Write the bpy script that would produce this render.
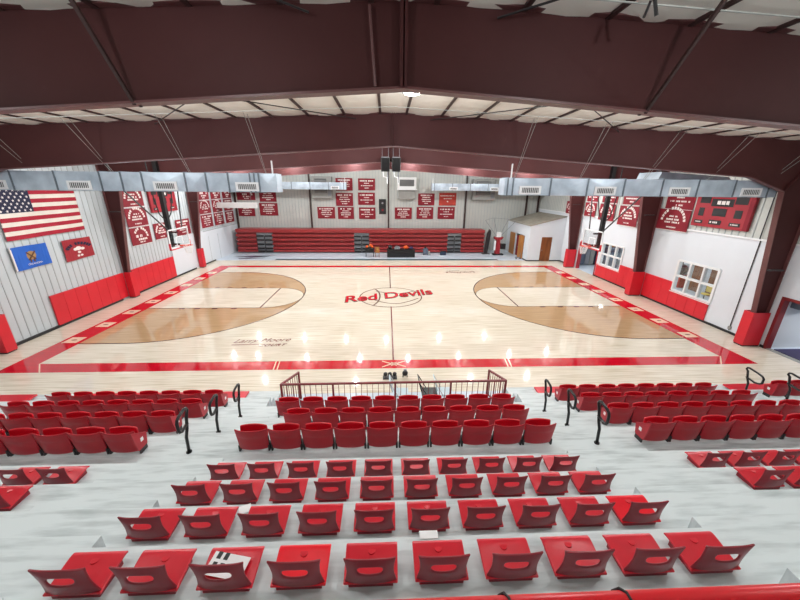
import bpy, math, random
from mathutils import Matrix, Vector
random.seed(7)
S = bpy.context.scene
COL = S.collection
for o in list(bpy.data.objects):
    bpy.data.objects.remove(o)

# ---------------------------------------------------------------- camera, world, exposure
cam_d = bpy.data.cameras.new('camera')
cam = bpy.data.objects.new('camera', cam_d)
COL.objects.link(cam)
F_PX, CX, CY, CZ, YAW, PIT, ROL = 330.9, -0.237, -18.729, 6.1697, 0.042293, 0.328025, 0.0093395
fw = Vector((math.sin(YAW)*math.cos(PIT), math.cos(YAW)*math.cos(PIT), -math.sin(PIT)))
rt = Vector((math.cos(YAW), -math.sin(YAW), 0))
up = rt.cross(fw)
r2 = rt*math.cos(ROL) + up*math.sin(ROL)
u2 = up*math.cos(ROL) - rt*math.sin(ROL)
cam.matrix_world = Matrix(((r2.x, u2.x, -fw.x, CX), (r2.y, u2.y, -fw.y, CY), (r2.z, u2.z, -fw.z, CZ), (0, 0, 0, 1)))
cam_d.sensor_fit = 'HORIZONTAL'
cam_d.sensor_width = 36
cam_d.lens = 36*F_PX/800
cam_d.clip_start = 0.05
S.camera = cam
W = bpy.data.worlds.new('world')
S.world = W
W.use_nodes = True
W.node_tree.nodes['Background'].inputs[0].default_value = (0.85, 0.93, 1, 1)
W.node_tree.nodes['Background'].inputs[1].default_value = 0.3
S.view_settings.view_transform = 'Standard'
S.view_settings.look = 'None'
S.view_settings.gamma = 1
S.view_settings.exposure = 0.0
LAMP_W = 265
S.cycles.max_bounces = 7
S.cycles.diffuse_bounces = 4
S.cycles.sample_clamp_indirect = 6

# ---------------------------------------------------------------- helpers
def lin(c):
    return tuple((x/255/12.92 if x/255 <= .04045 else ((x/255+.055)/1.055)**2.4) for x in c) + (1,)

MATS = {}
def mat(name, rgb, rough=.5, var=.0, scale=(3, 3, 3), metal=0, spec=.5, bump=0, rgb2=None, emit=0, trans=0, coat=0, lo=.35, hi=.65, detail=4):
    m = bpy.data.materials.new(name)
    m.use_nodes = True
    nt = m.node_tree
    b = nt.nodes['Principled BSDF']
    c = lin(rgb)
    b.inputs['Base Color'].default_value = c
    b.inputs['Roughness'].default_value = rough
    b.inputs['Metallic'].default_value = metal
    b.inputs['Specular IOR Level'].default_value = spec
    if coat:
        b.inputs['Coat Weight'].default_value = coat
        b.inputs['Coat Roughness'].default_value = .06
    if trans:
        b.inputs['Transmission Weight'].default_value = trans
        b.inputs['IOR'].default_value = 1.1
    if emit:
        b.inputs['Emission Color'].default_value = c
        b.inputs['Emission Strength'].default_value = emit
    if var or rgb2 or bump:
        tc = nt.nodes.new('ShaderNodeTexCoord')
        mp = nt.nodes.new('ShaderNodeMapping')
        mp.inputs['Scale'].default_value = scale
        nz = nt.nodes.new('ShaderNodeTexNoise')
        nz.inputs['Scale'].default_value = 1
        nz.inputs['Detail'].default_value = detail
        nt.links.new(tc.outputs['Object'], mp.inputs['Vector'])
        nt.links.new(mp.outputs['Vector'], nz.inputs['Vector'])
        if var or rgb2:
            rp = nt.nodes.new('ShaderNodeValToRGB')
            c2 = lin(rgb2) if rgb2 else tuple(x*(1-var) for x in c[:3])+(1,)
            rp.color_ramp.elements[0].position = lo
            rp.color_ramp.elements[1].position = hi
            rp.color_ramp.elements[0].color = c2
            rp.color_ramp.elements[1].color = c
            nt.links.new(nz.outputs['Fac'], rp.inputs['Fac'])
            nt.links.new(rp.outputs['Color'], b.inputs['Base Color'])
        if bump:
            bp = nt.nodes.new('ShaderNodeBump')
            bp.inputs['Strength'].default_value = bump
            bp.inputs['Distance'].default_value = .02
            nt.links.new(nz.outputs['Fac'], bp.inputs['Height'])
            nt.links.new(bp.outputs['Normal'], b.inputs['Normal'])
    MATS[name] = m
    return m

mat('maple', (228, 219, 204), .055, rgb2=(192, 178, 152), scale=(.7, 20, 1), spec=.45, lo=.28, hi=.58, detail=6)
mat('stained_maple', (196, 164, 126), .055, rgb2=(164, 130, 96), scale=(.7, 20, 1), lo=.3, hi=.7)
mat('court_red', (196, 14, 38), .06, var=.12, scale=(.4, 9, 1))
mat('court_dark_line', (120, 40, 38), .2, var=.1)
mat('court_brown', (96, 58, 48), .2, var=.1)
mat('court_cream', (240, 214, 188), .2, var=.08)
mat('court_ring', (118, 86, 76), .2, var=.1)
mat('deck_paint', (210, 218, 219), .55, rgb2=(170, 179, 180), scale=(1.6, 11, 3), lo=.26, hi=.54, detail=6)
mat('grey_floor', (196, 208, 220), .3, var=.08, scale=(1, 2, 1))
mat('teal_floor', (62, 92, 98), .3, var=.1)
mat('navy_reflection_and_gear', (36, 50, 72), .3, var=.1)
mat('white_wall', (214, 220, 226), .6, var=.05, scale=(.5, .5, .5))
mat('panel_wall', (194, 202, 206), .45, var=.07, scale=(.6, .6, .3))
mat('panel_cream', (190, 193, 188), .45, var=.07, scale=(.6, .6, .3))
mat('panel_seam', (172, 178, 180), .5, var=.1)
mat('insulation', (236, 232, 222), .55, var=.07, scale=(.8, .8, .8), bump=.9)
mat('brown_steel', (72, 37, 37), .6, spec=.2, var=.12, scale=(.8, .8, .8))
mat('brown_edge', (98, 58, 58), .42, var=.1)
mat('purlin_brown', (56, 34, 32), .5, var=.1)
mat('pad_red', (206, 32, 46), .4, var=.06, scale=(2, 2, 2))
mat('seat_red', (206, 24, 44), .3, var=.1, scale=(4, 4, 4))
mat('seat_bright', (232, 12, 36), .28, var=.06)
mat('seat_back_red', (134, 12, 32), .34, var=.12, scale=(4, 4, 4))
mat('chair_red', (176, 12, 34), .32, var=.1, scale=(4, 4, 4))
mat('chair_seat_red', (206, 14, 36), .32, var=.08)
mat('dark_metal', (34, 32, 34), .4, var=.1)
mat('black', (18, 18, 20), .45, var=.1)
mat('black_gloss', (14, 14, 16), .3, var=.1)
mat('baseboard_black', (24, 24, 26), .5, var=.1)
mat('galvanised', (200, 214, 226), .38, rgb2=(166, 180, 194), scale=(1.6, 1.6, 1.6), metal=.25)
mat('galv_seam', (110, 120, 130), .45, var=.1, metal=.4)
mat('vent_white', (232, 234, 236), .5, var=.03)
mat('vent_dark', (96, 96, 96), .6, var=.1)
mat('banner_red', (128, 10, 32), .75, var=.1, scale=(2, 2, 2))
mat('banner_faded', (172, 56, 44), .75, var=.1, scale=(2, 2, 2))
mat('lettering_white', (228, 222, 218), .7, var=.05)
mat('flag_red', (160, 18, 44), .8, var=.1)
mat('flag_white', (222, 214, 204), .8, var=.08)
mat('flag_navy', (28, 32, 62), .8, var=.1)
mat('flag_blue', (32, 92, 186), .8, var=.08)
mat('emblem_tan', (168, 130, 84), .8, var=.2)
mat('emblem_brown', (92, 58, 40), .8, var=.2)
mat('board_red', (150, 24, 38), .5, var=.06)
mat('bleacher_red', (150, 42, 44), .4, var=.1, scale=(2, 2, 6))
mat('bleacher_grey', (126, 132, 136), .5, var=.1)
mat('wood_brown', (132, 76, 36), .4, rgb2=(104, 56, 24), scale=(6, 6, .8))
mat('wood_tan', (176, 120, 64), .45, rgb2=(150, 96, 48), scale=(6, 6, .8))
mat('shed_roof', (158, 152, 140), .7, var=.25, scale=(2, 2, 2))
mat('white_paint', (224, 226, 226), .45, var=.05)
mat('chair_white', (196, 214, 222), .45, var=.05)
mat('paper', (240, 240, 240), .7, var=.03)
mat('orange', (226, 92, 28), .5, var=.1)
mat('yellow', (222, 190, 60), .5, var=.1)
mat('grey_plastic', (130, 134, 140), .5, var=.1)
mat('blue_grey', (88, 100, 116), .5, var=.15)
mat('purple_mat', (52, 44, 86), .8, var=.2)
mat('rail_red', (216, 22, 34), .3, var=.05)
mat('fence_red', (126, 32, 36), .4, var=.1)
mat('rim_orange', (226, 70, 34), .4, var=.05)
mat('net_white', (236, 236, 236), .8, var=.03)
g_ = mat('glass', (240, 248, 250), .02)
nt = g_.node_tree
mx = nt.nodes.new('ShaderNodeMixShader'); tr = nt.nodes.new('ShaderNodeBsdfTransparent'); gs = nt.nodes.new('ShaderNodeBsdfGlossy')
tr.inputs[0].default_value = (.95, .98, .98, 1); gs.inputs['Roughness'].default_value = .03
mx.inputs[0].default_value = .1; nt.links.new(tr.outputs[0], mx.inputs[1]); nt.links.new(gs.outputs[0], mx.inputs[2])
nt.links.new(mx.outputs[0], nt.nodes['Material Output'].inputs[0])
mat('unit_grey', (146, 146, 142), .5, var=.1)
mat('lamp_lens', (255, 255, 255), .4, emit=14, var=.01)
mat('shirt_red', (186, 50, 48), .7, var=.1)

class M:
    """collects shapes into one mesh"""
    def __init__(s): s.v = []; s.f = []; s.mi = []; s.cur = 0
    def add(s, vs, fs):
        k = len(s.v); s.v += [tuple(x) for x in vs]
        for q in fs: s.f.append(tuple(i+k for i in q)); s.mi.append(s.cur)
        return s
    def box(s, x0, x1, y0, y1, z0, z1):
        if x0 > x1: x0, x1 = x1, x0
        if y0 > y1: y0, y1 = y1, y0
        return s.add([(x0,y0,z0),(x1,y0,z0),(x1,y1,z0),(x0,y1,z0),(x0,y0,z1),(x1,y0,z1),(x1,y1,z1),(x0,y1,z1)],
                     [(0,3,2,1),(4,5,6,7),(0,1,5,4),(1,2,6,5),(2,3,7,6),(3,0,4,7)])
    def prism(s, pts, d):
        """closed planar 3-D polygon pts extruded by the vector d"""
        n = len(pts); d = Vector(d)
        a = [Vector(q) for q in pts]
        nrm = Vector((0,0,0))
        for i in range(n): nrm += a[i].cross(a[(i+1) % n])
        if nrm.dot(d) < 0: a.reverse()
        vs = a + [q+d for q in a]
        fs = [tuple(range(n-1, -1, -1)), tuple(range(n, 2*n))]
        fs += [(i, (i+1) % n, n+(i+1) % n, n+i) for i in range(n)]
        return s.add(vs, fs)
    def bar(s, a, b, w, h=None, upv=(0,0,1)):
        """rectangular bar from a to b"""
        a = Vector(a); b = Vector(b); h = h or w
        t = (b-a).normalized(); u = Vector(upv)
        if abs(t.dot(u)) > .95: u = Vector((1,0,0))
        sd = t.cross(u).normalized(); u = sd.cross(t)
        p = [a+sd*(-w/2)+u*(-h/2), a+sd*(w/2)+u*(-h/2), a+sd*(w/2)+u*(h/2), a+sd*(-w/2)+u*(h/2)]
        return s.prism(p, b-a)
    def tube(s, pts, r, n=8, closed=False):
        pts = [Vector(q) for q in pts]; m = len(pts); rings = []
        ref = None
        for i, q in enumerate(pts):
            if closed: t = pts[(i+1) % m]-pts[i-1]
            else: t = pts[min(i+1, m-1)]-pts[max(i-1, 0)]
            t.normalize()
            if ref is None:
                ref = Vector((0,0,1)) if abs(t.z) < .9 else Vector((1,0,0))
            a = t.cross(ref).normalized(); ref = a.cross(t)
            rr = r[i] if isinstance(r, (list, tuple)) else r
            rings.append([q+a*rr*math.cos(2*math.pi*k/n)+ref*rr*math.sin(2*math.pi*k/n) for k in range(n)])
        vs = [x for g in rings for x in g]; fs = []
        for i in range(m if closed else m-1):
            j = (i+1) % m
            for k in range(n):
                fs.append((i*n+k, i*n+(k+1) % n, j*n+(k+1) % n, j*n+k))
        if not closed:
            fs.append(tuple(range(n-1, -1, -1))); fs.append(tuple((m-1)*n+k for k in range(n)))
        return s.add(vs, fs)
    def cyl(s, c, r, h, n=16, axis='z', r2=None):
        c = Vector(c); d = {'x': Vector((h,0,0)), 'y': Vector((0,h,0)), 'z': Vector((0,0,h))}[axis]
        return s.tube([c, c+d], [r, r if r2 is None else r2], n)
    def ball(s, c, r, n=12, m=8, sz=1):
        vs = []; fs = []
        for i in range(1, m):
            ph = math.pi*i/m
            for k in range(n):
                th = 2*math.pi*k/n
                vs.append((c[0]+r*math.sin(ph)*math.cos(th), c[1]+r*math.sin(ph)*math.sin(th), c[2]+r*sz*math.cos(ph)))
        vs += [(c[0],c[1],c[2]+r*sz), (c[0],c[1],c[2]-r*sz)]
        for i in range(m-2):
            for k in range(n):
                fs.append((i*n+k, (i+1)*n+k, (i+1)*n+(k+1) % n, i*n+(k+1) % n))
        T = len(vs)-2
        for k in range(n):
            fs.append((T, k, (k+1) % n)); fs.append((T+1, (m-2)*n+(k+1) % n, (m-2)*n+k))
        return s.add(vs, fs)
    def mesh(s, name, mats, smooth=False):
        me = bpy.data.meshes.new(name)
        me.from_pydata(s.v, [], s.f)
        for m in (mats if isinstance(mats, (list, tuple)) else [mats]):
            me.materials.append(MATS[m])
        if any(s.mi): me.polygons.foreach_set('material_index', s.mi)
        if smooth: me.polygons.foreach_set('use_smooth', [True]*len(me.polygons))
        me.update()
        return me
    def build(s, name, mats, parent=None, smooth=False, bevel=0):
        off = wloc(parent)
        if off.length: s.v = [(x-off.x, y-off.y, z-off.z) for x, y, z in s.v]
        o = bpy.data.objects.new(name, s.mesh(name, mats, smooth))
        COL.objects.link(o)
        if parent: o.parent = parent
        if bevel:
            b = o.modifiers.new('bevel', 'BEVEL'); b.width = bevel; b.segments = 2; b.limit_method = 'ANGLE'
        return o

def wloc(o):
    v = Vector((0,0,0))
    while o:
        v += o.location; o = o.parent
    return v
def tag(o, label, cat, group=None, kind=None):
    o['label'] = label; o['category'] = cat
    if group: o['group'] = group
    if kind: o['kind'] = kind
    return o
def struct(o):
    o['kind'] = 'structure'; return o
def thing(name, label, cat, loc, group=None):
    o = bpy.data.objects.new(name, None); COL.objects.link(o)
    o.location = loc; o.empty_display_size = .2
    return tag(o, label, cat, group)
def copy_tree(o, parent=None):
    c = o.copy(); COL.objects.link(c)
    if parent: c.parent = parent
    for ch in list(o.children): copy_tree(ch, c)
    return c
def bake(o):
    """apply an object's modifiers into its mesh"""
    dg = bpy.context.evaluated_depsgraph_get()
    me = bpy.data.meshes.new_from_object(o.evaluated_get(dg))
    me.name = o.name
    o.modifiers.clear(); o.data = me
    return o
def text_mesh(name, body, size, m, parent, org, xd, yd, width=None, shear=0, depth=.004, spacing=1.0, off=0):
    """writing laid on a surface: org = left end of the baseline, xd / yd = directions of the line and of the letters' height"""
    cu = bpy.data.curves.new(name, 'FONT')
    cu.body = body; cu.size = size; cu.extrude = 0; cu.shear = shear; cu.space_character = spacing; cu.offset = off
    t = bpy.data.objects.new(name, cu); COL.objects.link(t)
    bpy.context.view_layer.update()
    me = bpy.data.meshes.new_from_object(t.evaluated_get(bpy.context.evaluated_depsgraph_get()))
    bpy.data.objects.remove(t); bpy.data.curves.remove(cu)
    xs = [v.co.x for v in me.vertices]
    sx = width/(max(xs)-min(xs)) if width else 1
    x0 = min(xs)
    xd = Vector(xd).normalized(); yd = Vector(yd).normalized(); zd = xd.cross(yd)
    offp = wloc(parent)
    for v in me.vertices:
        v.co = Vector(org)+xd*((v.co.x-x0)*sx)+yd*v.co.y+zd*depth-offp
    me.materials.clear(); me.materials.append(MATS[m])
    o = bpy.data.objects.new(name, me); COL.objects.link(o)
    if parent: o.parent = parent
    return o

# ---------------------------------------------------------------- room shell
LX, RX, FY, BY = -15.15, 15.35, 15.6, -20.6
def roof_z(x): return 8.47-.043*abs(x)

floor = struct(M().box(LX-.3, 26, BY, FY+.2, -.3, 0).build('floor', 'grey_floor'))
court = M().box(LX, RX, -9.72, 10.3, 0, .004).build('court_boards', 'maple', floor)

def flat(name, polys, m, z, parent=floor):
    mm = M()
    for p in polys: mm.prism([(x, y, z) for x, y in p], (0, 0, .002))
    return mm.build(name, m, parent)
def rect(x0, x1, y0, y1): return [(x0, y0), (x1, y0), (x1, y1), (x0, y1)]
bx0, bx1, by0, by1 = 12.82, 13.72, 7.64, 8.25
flat('red_border', [rect(-bx1, bx1, -by1, -by0), rect(-bx1, bx1, by0, by1), rect(-bx1, -bx0, -by0, by0), rect(bx0, bx1, -by0, by0)], 'court_red', .005)
cream = []
for sx in (-1, 1):
    for k in range(8):
        y = -5.65+1.645*k
        cream.append([(sx*13.0, y-.27), (sx*13.58, y-.27), (sx*13.58, y+.27), (sx*13.0, y+.27)])
    for sy in (-1,):
        a = (sx*12.82, sy*7.64); b = (sx*12.25, sy*8.25)
        cream.append([a, (a[0]+.05, a[1]), (b[0]+.05, b[1]), b])
    for d in (0, .13):
        cream.append([(sx*(4.16+d*1), -8.25), (sx*(4.16+d)+.04, -8.25), (sx*(4.24+d)+.04, -7.64), (sx*(4.24+d), -7.64)])
for a, b in (((-.42, -7.72), (.12, -8.05)), ((-.42, -8.15), (.12, -7.82)), ((.45, -7.72), (-.09, -8.05)), ((.45, -8.15), (-.09, -7.82))):
    cream.append([(a[0], a[1]-.03), (b[0], b[1]-.03), (b[0], b[1]+.03), (a[0], a[1]+.03)])
flat('border_marks', cream, 'court_cream', .0075)
ov = []
for sx in (-1, 1):
    for k in range(8):
        y = -5.65+1.645*k
        ov.append([(sx*13.29+.12*math.cos(t*math.pi/6), y+.05*math.sin(t*math.pi/6)) for t in range(12)])
flat('border_letter_marks', ov, 'court_ring', .010)
# key areas
def arc(cx, r, a0, a1, n=40):
    return [(cx+r*math.cos(a0+(a1-a0)*i/n), r*math.sin(a0+(a1-a0)*i/n)) for i in range(n+1)]
tan, lane, lines, dlines = [], [], [], []
for sx in (-1, 1):
    R3 = 6.02
    pts = [(12.82, -R3)]+[(11.2-R3*math.cos(t), R3*math.sin(t)) for t in [(-math.pi/2)+math.pi*i/60 for i in range(61)]]+[(12.82, R3)]
    tan.append([(sx*x, y) for x, y in pts])
    l = [(12.82, -1.83)]+[(7.01-1.83*math.cos(t), 1.83*math.sin(t)) for t in [(-math.pi/2)+math.pi*i/30 for i in range(31)]]+[(12.82, 1.83)]
    lane.append([(sx*x, y) for x, y in l])
    def strip(ps, w, dst):
        for (x0, y0), (x1, y1) in zip(ps[:-1], ps[1:]):
            d = Vector((x1-x0, y1-y0)); n = Vector((-d.y, d.x)).normalized()*w/2
            dst.append([(sx*(x0-n.x), y0-n.y), (sx*(x1-n.x), y1-n.y), (sx*(x1+n.x), y1+n.y), (sx*(x0+n.x), y0+n.y)])
    strip(pts, .055, lines)
    strip([(12.82, -1.83), (7.01, -1.83)], .05, lines); strip([(12.82, 1.83), (7.01, 1.83)], .05, lines)
    strip(l[1:-1], .03, lines)
    strip([(7.01, -1.83), (7.01, 1.83)], .07, dlines)
    for bxp in (8.2, 9.2, 10.1, 10.9):
        for sy in (-1, 1): strip([(bxp, sy*1.93), (bxp+.28, sy*1.93)], .12, dlines)
flat('stained_key_area', tan, 'stained_maple', .005)
flat('light_lane', lane, 'maple', .0075)
flat('lane_lines', lines, 'court_brown', .010)
sx = 1
strip([(0, -7.64), (0, -1.75)], .06, dlines); strip([(0, 1.75), (0, 7.64)], .06, dlines)
flat('court_lines', dlines, 'court_dark_line', .010)
ring = []
strip(arc(0, 1.83, 0, 2*math.pi, 60), .07, ring)
strip([(-1.3+.55*math.sin(t)*1.2, 1.83*math.cos(t)*.95) for t in [math.pi*i/16+.35 for i in range(13)]], .09, ring)
strip([(-1.2+2.8*i/16, -.35-.9*math.sin(math.pi*i/16)) for i in range(17)], .08, ring)
strip([(-.9+2.4*i/16, 1.1-.5*math.sin(math.pi*i/16)) for i in range(17)], .08, ring)
flat('centre_ball_logo', ring, 'court_ring', .010)
a = math.radians(16)
xd, yd = (math.cos(a), math.sin(a), 0), (-.35, 1, 0)
text_mesh('court_lettering_shadow', 'Red Devils', 1.55, 'court_brown', floor, (-2.62, -1.06, .012), xd, yd, 5.6, .35, .0005, 1, .045)
text_mesh('court_lettering', 'Red Devils', 1.55, 'court_red', floor, (-2.58, -.98, .014), xd, yd, 5.55, .35, .0005, 1, .024)
def courtname(sg, x, y):
    text_mesh('court_name_lettering', 'Larry Moore', .5, 'court_dark_line', floor, (x, y, .012), (sg, sg*.06, 0), (0, sg, 0), 2.3, .4, .0005)
    text_mesh('court_name_lettering', 'COURT', .26, 'court_dark_line', floor, (x+sg*1.15, y-sg*.33, .012), (sg, sg*.05, 0), (0, sg, 0), 1.1, .4, .0005, 1.2, .008)
    flat('court_name_underline', [[(x+sg*.02, y-sg*.2), (x+sg*1.1, y-sg*.16), (x+sg*1.1, y-sg*.12), (x+sg*.02, y-sg*.15)]], 'court_dark_line', .010)
courtname(1, -6.6, -6.08)
courtname(-1, 6.6, 6.1)
# grey sideline strip by the far bleacher
flat('teal_floor_strip', [rect(-10.1, 9.9, 10.38, 10.95)], 'teal_floor', .001)
flat('navy_reflection_patch', [[(-14.3, 11.9), (-12.6, 12.4), (-10.6, 12.5), (-11.3, 12.0), (-12.6, 11.5)], [(-13.6, 11.2), (-11.2, 11.5), (-11.4, 11.2), (-13.3, 10.8)]], 'navy_reflection_and_gear', .001)  # dark reflection on the grey floor, painted as flat navy shapes

# walls --------------------------------------------------------
def ribs_y(m, x0, x1, y0, y1, z0, zf, step=.305, w=.035):
    y = y0+step/2
    while y < y1:
        m.box(x0, x1, y-w/2, y+w/2, z0, zf); y += step
wl = M(); wl.box(LX-.3, LX, BY, FY, 0, 7.82)
wall_left = struct(wl.build('wall_left', 'panel_wall'))
rb = M(); ribs_y(rb, LX-.01, LX+.014, -16, 4.6, 0, 7.7); rb.build('wall_rib', 'panel_seam', wall_left)
rb = M(); ribs_y(rb, LX-.01, LX+.014, 4.8, FY, 2.7, 7.7); rb.build('wall_rib', 'panel_seam', wall_left)
M().box(LX, LX+.06, 4.68, FY, 0, 2.68).build('smooth_liner', 'white_wall', wall_left)
lt = M().box(LX+.06, LX+.075, 9.0, FY, 2.6, 2.68).box(LX+.06, LX+.07, 9.7, 9.73, 0, 2.2).box(LX+.06, LX+.07, 11.3, 11.33, 0, 2.2)
lt.build('liner_seam', 'panel_seam', wall_left)
# right wall with its openings
WIN = [(-4.25, -2.0, 1.02, 2.64), (2.3, 4.5, 1.0, 2.55)]
DOR = [(-9.2, -7.05, 0, 2.15), (4.95, 7.3, 0, 2.1)]
wr = M()
ys = sorted({BY, FY, *[q for w in WIN+DOR for q in w[:2]]})
for y0, y1 in zip(ys[:-1], ys[1:]):
    op = [w for w in WIN+DOR if w[0] <= y0 and y1 <= w[1]]
    if op:
        if op[0][2] > 0: wr.box(RX, RX+.2, y0, y1, 0, op[0][2])
        wr.box(RX, RX+.2, y0, y1, op[0][3], 4.27)
    else: wr.box(RX, RX+.2, y0, y1, 0, 4.27)
wall_right = struct(wr.build('wall_right', 'white_wall'))
up_ = M().box(RX-.03, RX+.2, BY, FY, 4.27, 7.82); up_.build('upper_panel', 'panel_cream', wall_right)
rb = M(); ribs_y(rb, RX-.055, RX-.02, -12, FY, 4.27, 7.7); rb.build('wall_rib', 'panel_seam', wall_right)
M().box(RX-.09, RX+.02, -12, FY, 4.2, 4.27).build('ledge_trim', 'vent_white', wall_right)
# far wall
fwm = M().prism([(LX-.3, FY, 0), (RX+.2, FY, 0), (RX+.2, FY, 7.82), (0, FY, 8.47), (LX-.3, FY, 7.82)], (0, .25, 0))
wall_far = struct(fwm.build('wall_far', 'panel_cream'))
rb = M(); x = LX+.15
while x < RX:
    rb.box(x-.018, x+.018, FY-.03, FY+.01, 0, roof_z(x)-.05); x += .305
rb.build('wall_rib', 'panel_seam', wall_far)
for x in (-14.95, -7.7, -.03, 7.7, 13.9, 15.1):
    M().box(x-.07, x+.07, FY-.16, FY-.01, 0, roof_z(x)-.05).build('wall_column', 'purlin_brown', wall_far)
wb = struct(M().prism([(LX-.3, BY, 0), (RX+.2, BY, 0), (RX+.2, BY, 7.82), (0, BY, 8.47), (LX-.3, BY, 7.82)], (0, -.25, 0)).build('wall_back', 'panel_cream'))
# baseboards
bb = M()
for y0, y1 in ((-9.7, -7.0), (-6.2, -.45), (.55, 7.2), (8.1, 10.3)): bb.box(LX, LX+.09, y0, y1, 0, .11)
struct(bb.build('baseboard_left', 'baseboard_black'))
bb = M()
for y0, y1 in ((-7.0, -6.85), (-6.3, -.0), (.55, 4.9), (8.1, 10.0)): bb.box(RX-.04, RX, y0, y1, 0, .11)
struct(bb.build('baseboard_right', 'baseboard_black'))

# ceiling: sagging white insulation between the purlins ----------
PX = [.42+1.14*k for k in range(13)]
cm = M()
xs = []
edges = [-15.3]+[-q for q in reversed(PX)]+PX+[15.3]
for a, b in zip(edges[:-1], edges[1:]):
    for i in range(4): xs.append((a+(b-a)*i/4, .045*math.sin(math.pi*i/4)))
xs.append((15.3, 0))
ny = 80
ysr = [BY+(FY-BY)*j/ny for j in range(ny+1)]
vs = [(x, y, roof_z(x)-.02-sg*(.75+.25*math.sin(y*3.9+x*2))) for y in ysr for x, sg in xs]
n = len(xs)
fs = [(j*n+i, (j+1)*n+i, (j+1)*n+i+1, j*n+i+1) for j in range(ny) for i in range(n-1)]
cm.add(vs, fs)
cm.prism([(LX-.3, BY, 7.84), (0, BY, 8.49), (RX+.2, BY, 7.84), (RX+.2, BY, 8.1), (0, BY, 8.75), (LX-.3, BY, 8.1)], (0, FY-BY, 0))
ceiling = struct(cm.build('ceiling', 'insulation', smooth=False))
pm = M()
for q in PX:
    for sgn in (-1, 1):
        x = sgn*q; z = roof_z(x)
        pm.box(x-.035, x+.035, BY, FY, z-.06, z+.02)
pm.build('purlin', 'purlin_brown', ceiling)
sm = M()
for y in [-18.6+1.52*k for k in range(23)]:
    for sgn in (-1, 1):
        sm.bar((0, y, 8.36), (sgn*15.2, y, 8.36-.043*15.2), .02, .012)
sm.build('insulation_strap', 'panel_cream', ceiling)

# rigid steel frames ---------------------------------------------
FRY = [-13.5, -6.72, .12, 7.68]
for fy in FRY:
    inner = [(14.68, 0), (14.68, 1.5), (14.02, 6.15), (12.6, 6.62), (0, 7.45)]
    outer = [(0, roof_z(0)-.03), (15.2, roof_z(15.2)-.03), (15.2, 0)]
    web = M(); fl = M()
    for sgn in (-1, 1):
        inn = [(sgn*(x if sgn > 0 or k_ > 2 else x+.14), z) for k_, (x, z) in enumerate(inner)]
        out = [(sgn*x if sgn > 0 else sgn*min(x, 15.02), z) for x, z in outer]
        web.prism([(x, fy, z) for x, z in inn+out], (0, .02, 0))
        for (x0, z0), (x1, z1) in zip(inn[:-1], inn[1:]):
            fl.bar((x0, fy+.01, z0), (x1, fy+.01, z1), .2, .03, (0, 0, 1))
        fl.bar((out[0][0], fy+.01, out[0][1]), (out[1][0], fy+.01, out[1][1]), .24, .03)
        fl.bar((out[1][0], fy+.01, out[1][1]), (out[2][0], fy+.01, 0), .24, .03)
        web.box(sgn*.03-.02, sgn*.03+.02, fy-.11, fy+.13, 7.45, roof_z(0)-.04)
        web.bar((sgn*14.02, fy+.01, 6.15), (sgn*15.1, fy+.01, 7.7), .24, .02)
    fr = struct(web.build('steel_frame', 'brown_steel'))
    fl.build('flange', 'brown_edge', fr)
    br = M()
    for x in ((-9.8, -3.6, 3.45, 9.6) if fy < -10 else (-7.2, 7.2)):
        zb = 7.43-.066*abs(x)
        if fy < -10: br.bar((x, fy-.05, zb), (x+.05, fy-.95, roof_z(x)-.06), .04)
        br.bar((x, fy+.05, zb), (x+.05, fy+.95, roof_z(x)-.06), .04)
    br.build('flange_brace', 'purlin_brown', fr)
cd = M().tube([(-.38, -13.56, 7.46), (-.44, -13.56, 8.35)], .02, 6)
cd.build('conduit', 'brown_edge', bpy.data.objects['steel_frame'])
rods = M()
for y0, y1 in ((-13.4, -6.8), (-6.6, 0), (.2, 7.6), (-20, -13.6)):
    for sgn in (-1, 1):
        rods.tube([(sgn*1.2, y0, roof_z(1)-.16), (sgn*7.5, y1, roof_z(7.5)-.16)], .014, 5)
        rods.tube([(sgn*7.5, y0, roof_z(7.5)-.19), (sgn*1.2, y1, roof_z(1)-.19)], .014, 5)
rods.build('roof_brace_rod', 'dark_metal', ceiling)
wr2 = M().tube([(4.3, -16, 8.18), (14, -15.6, 7.85)], .012, 5).tube([(2.75, -14.2, 8.3), (2.75, -14.3, 8.15), (2.8, -14.3, 8.02)], .02, 5).tube([(2.7, -14.3, 8.15), (2.66, -14.3, 8.0)], .015, 5)
wr2.build('ceiling_wire', 'dark_metal', ceiling)

# ---------------------------------------------------------------- lamps
def lamp(x, y, z, label, k=1):
    t = thing('high_bay_light', label, 'ceiling light', (x, y, z), 'high bay lights under the roof')
    M().tube([(x, y, z+.02), (x, y, z+.08), (x, y, z+.16)], [.2, .18, .07], 16).build('housing', 'dark_metal', t, True)
    M().tube([(x, y, z+.16), (x, y, roof_z(x)-.05)], .012, 6).build('hanger', 'dark_metal', t)
    M().tube([(x, y, z), (x, y, z+.02)], [.15, .17], 16).build('lens', 'lamp_lens', t)
    ld = bpy.data.lights.new('lamp_bulb', 'POINT')
    ld.energy = LAMP_W*k; ld.color = (.96, .985, 1); ld.shadow_soft_size = .07
    lo = bpy.data.objects.new('lamp_bulb', ld); COL.objects.link(lo)
    lo.parent = t; lo.location = (0, 0, -.13)
rows = [(-10.9, (.3, -5.4, 5.4, -10, 10), 'between the two nearest roof beams'), (-3.4, (-11, -6.4, -2.1, 2.1, 6.4, 11), 'between the second and third roof beams'),
        (3.3, (-9.4, -2.6, 6.2, 10.6), 'just beyond the third roof beam'), (6.9, (-13.2, -11.2, -7.1, -2.6, 1.6, 6, 10.5, 13.8), 'just in front of the farthest roof beam'),
        (10.8, (-12.5, -8.2, -4.2, -.3, 4.9, 9.4), 'near the far end wall')]
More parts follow.
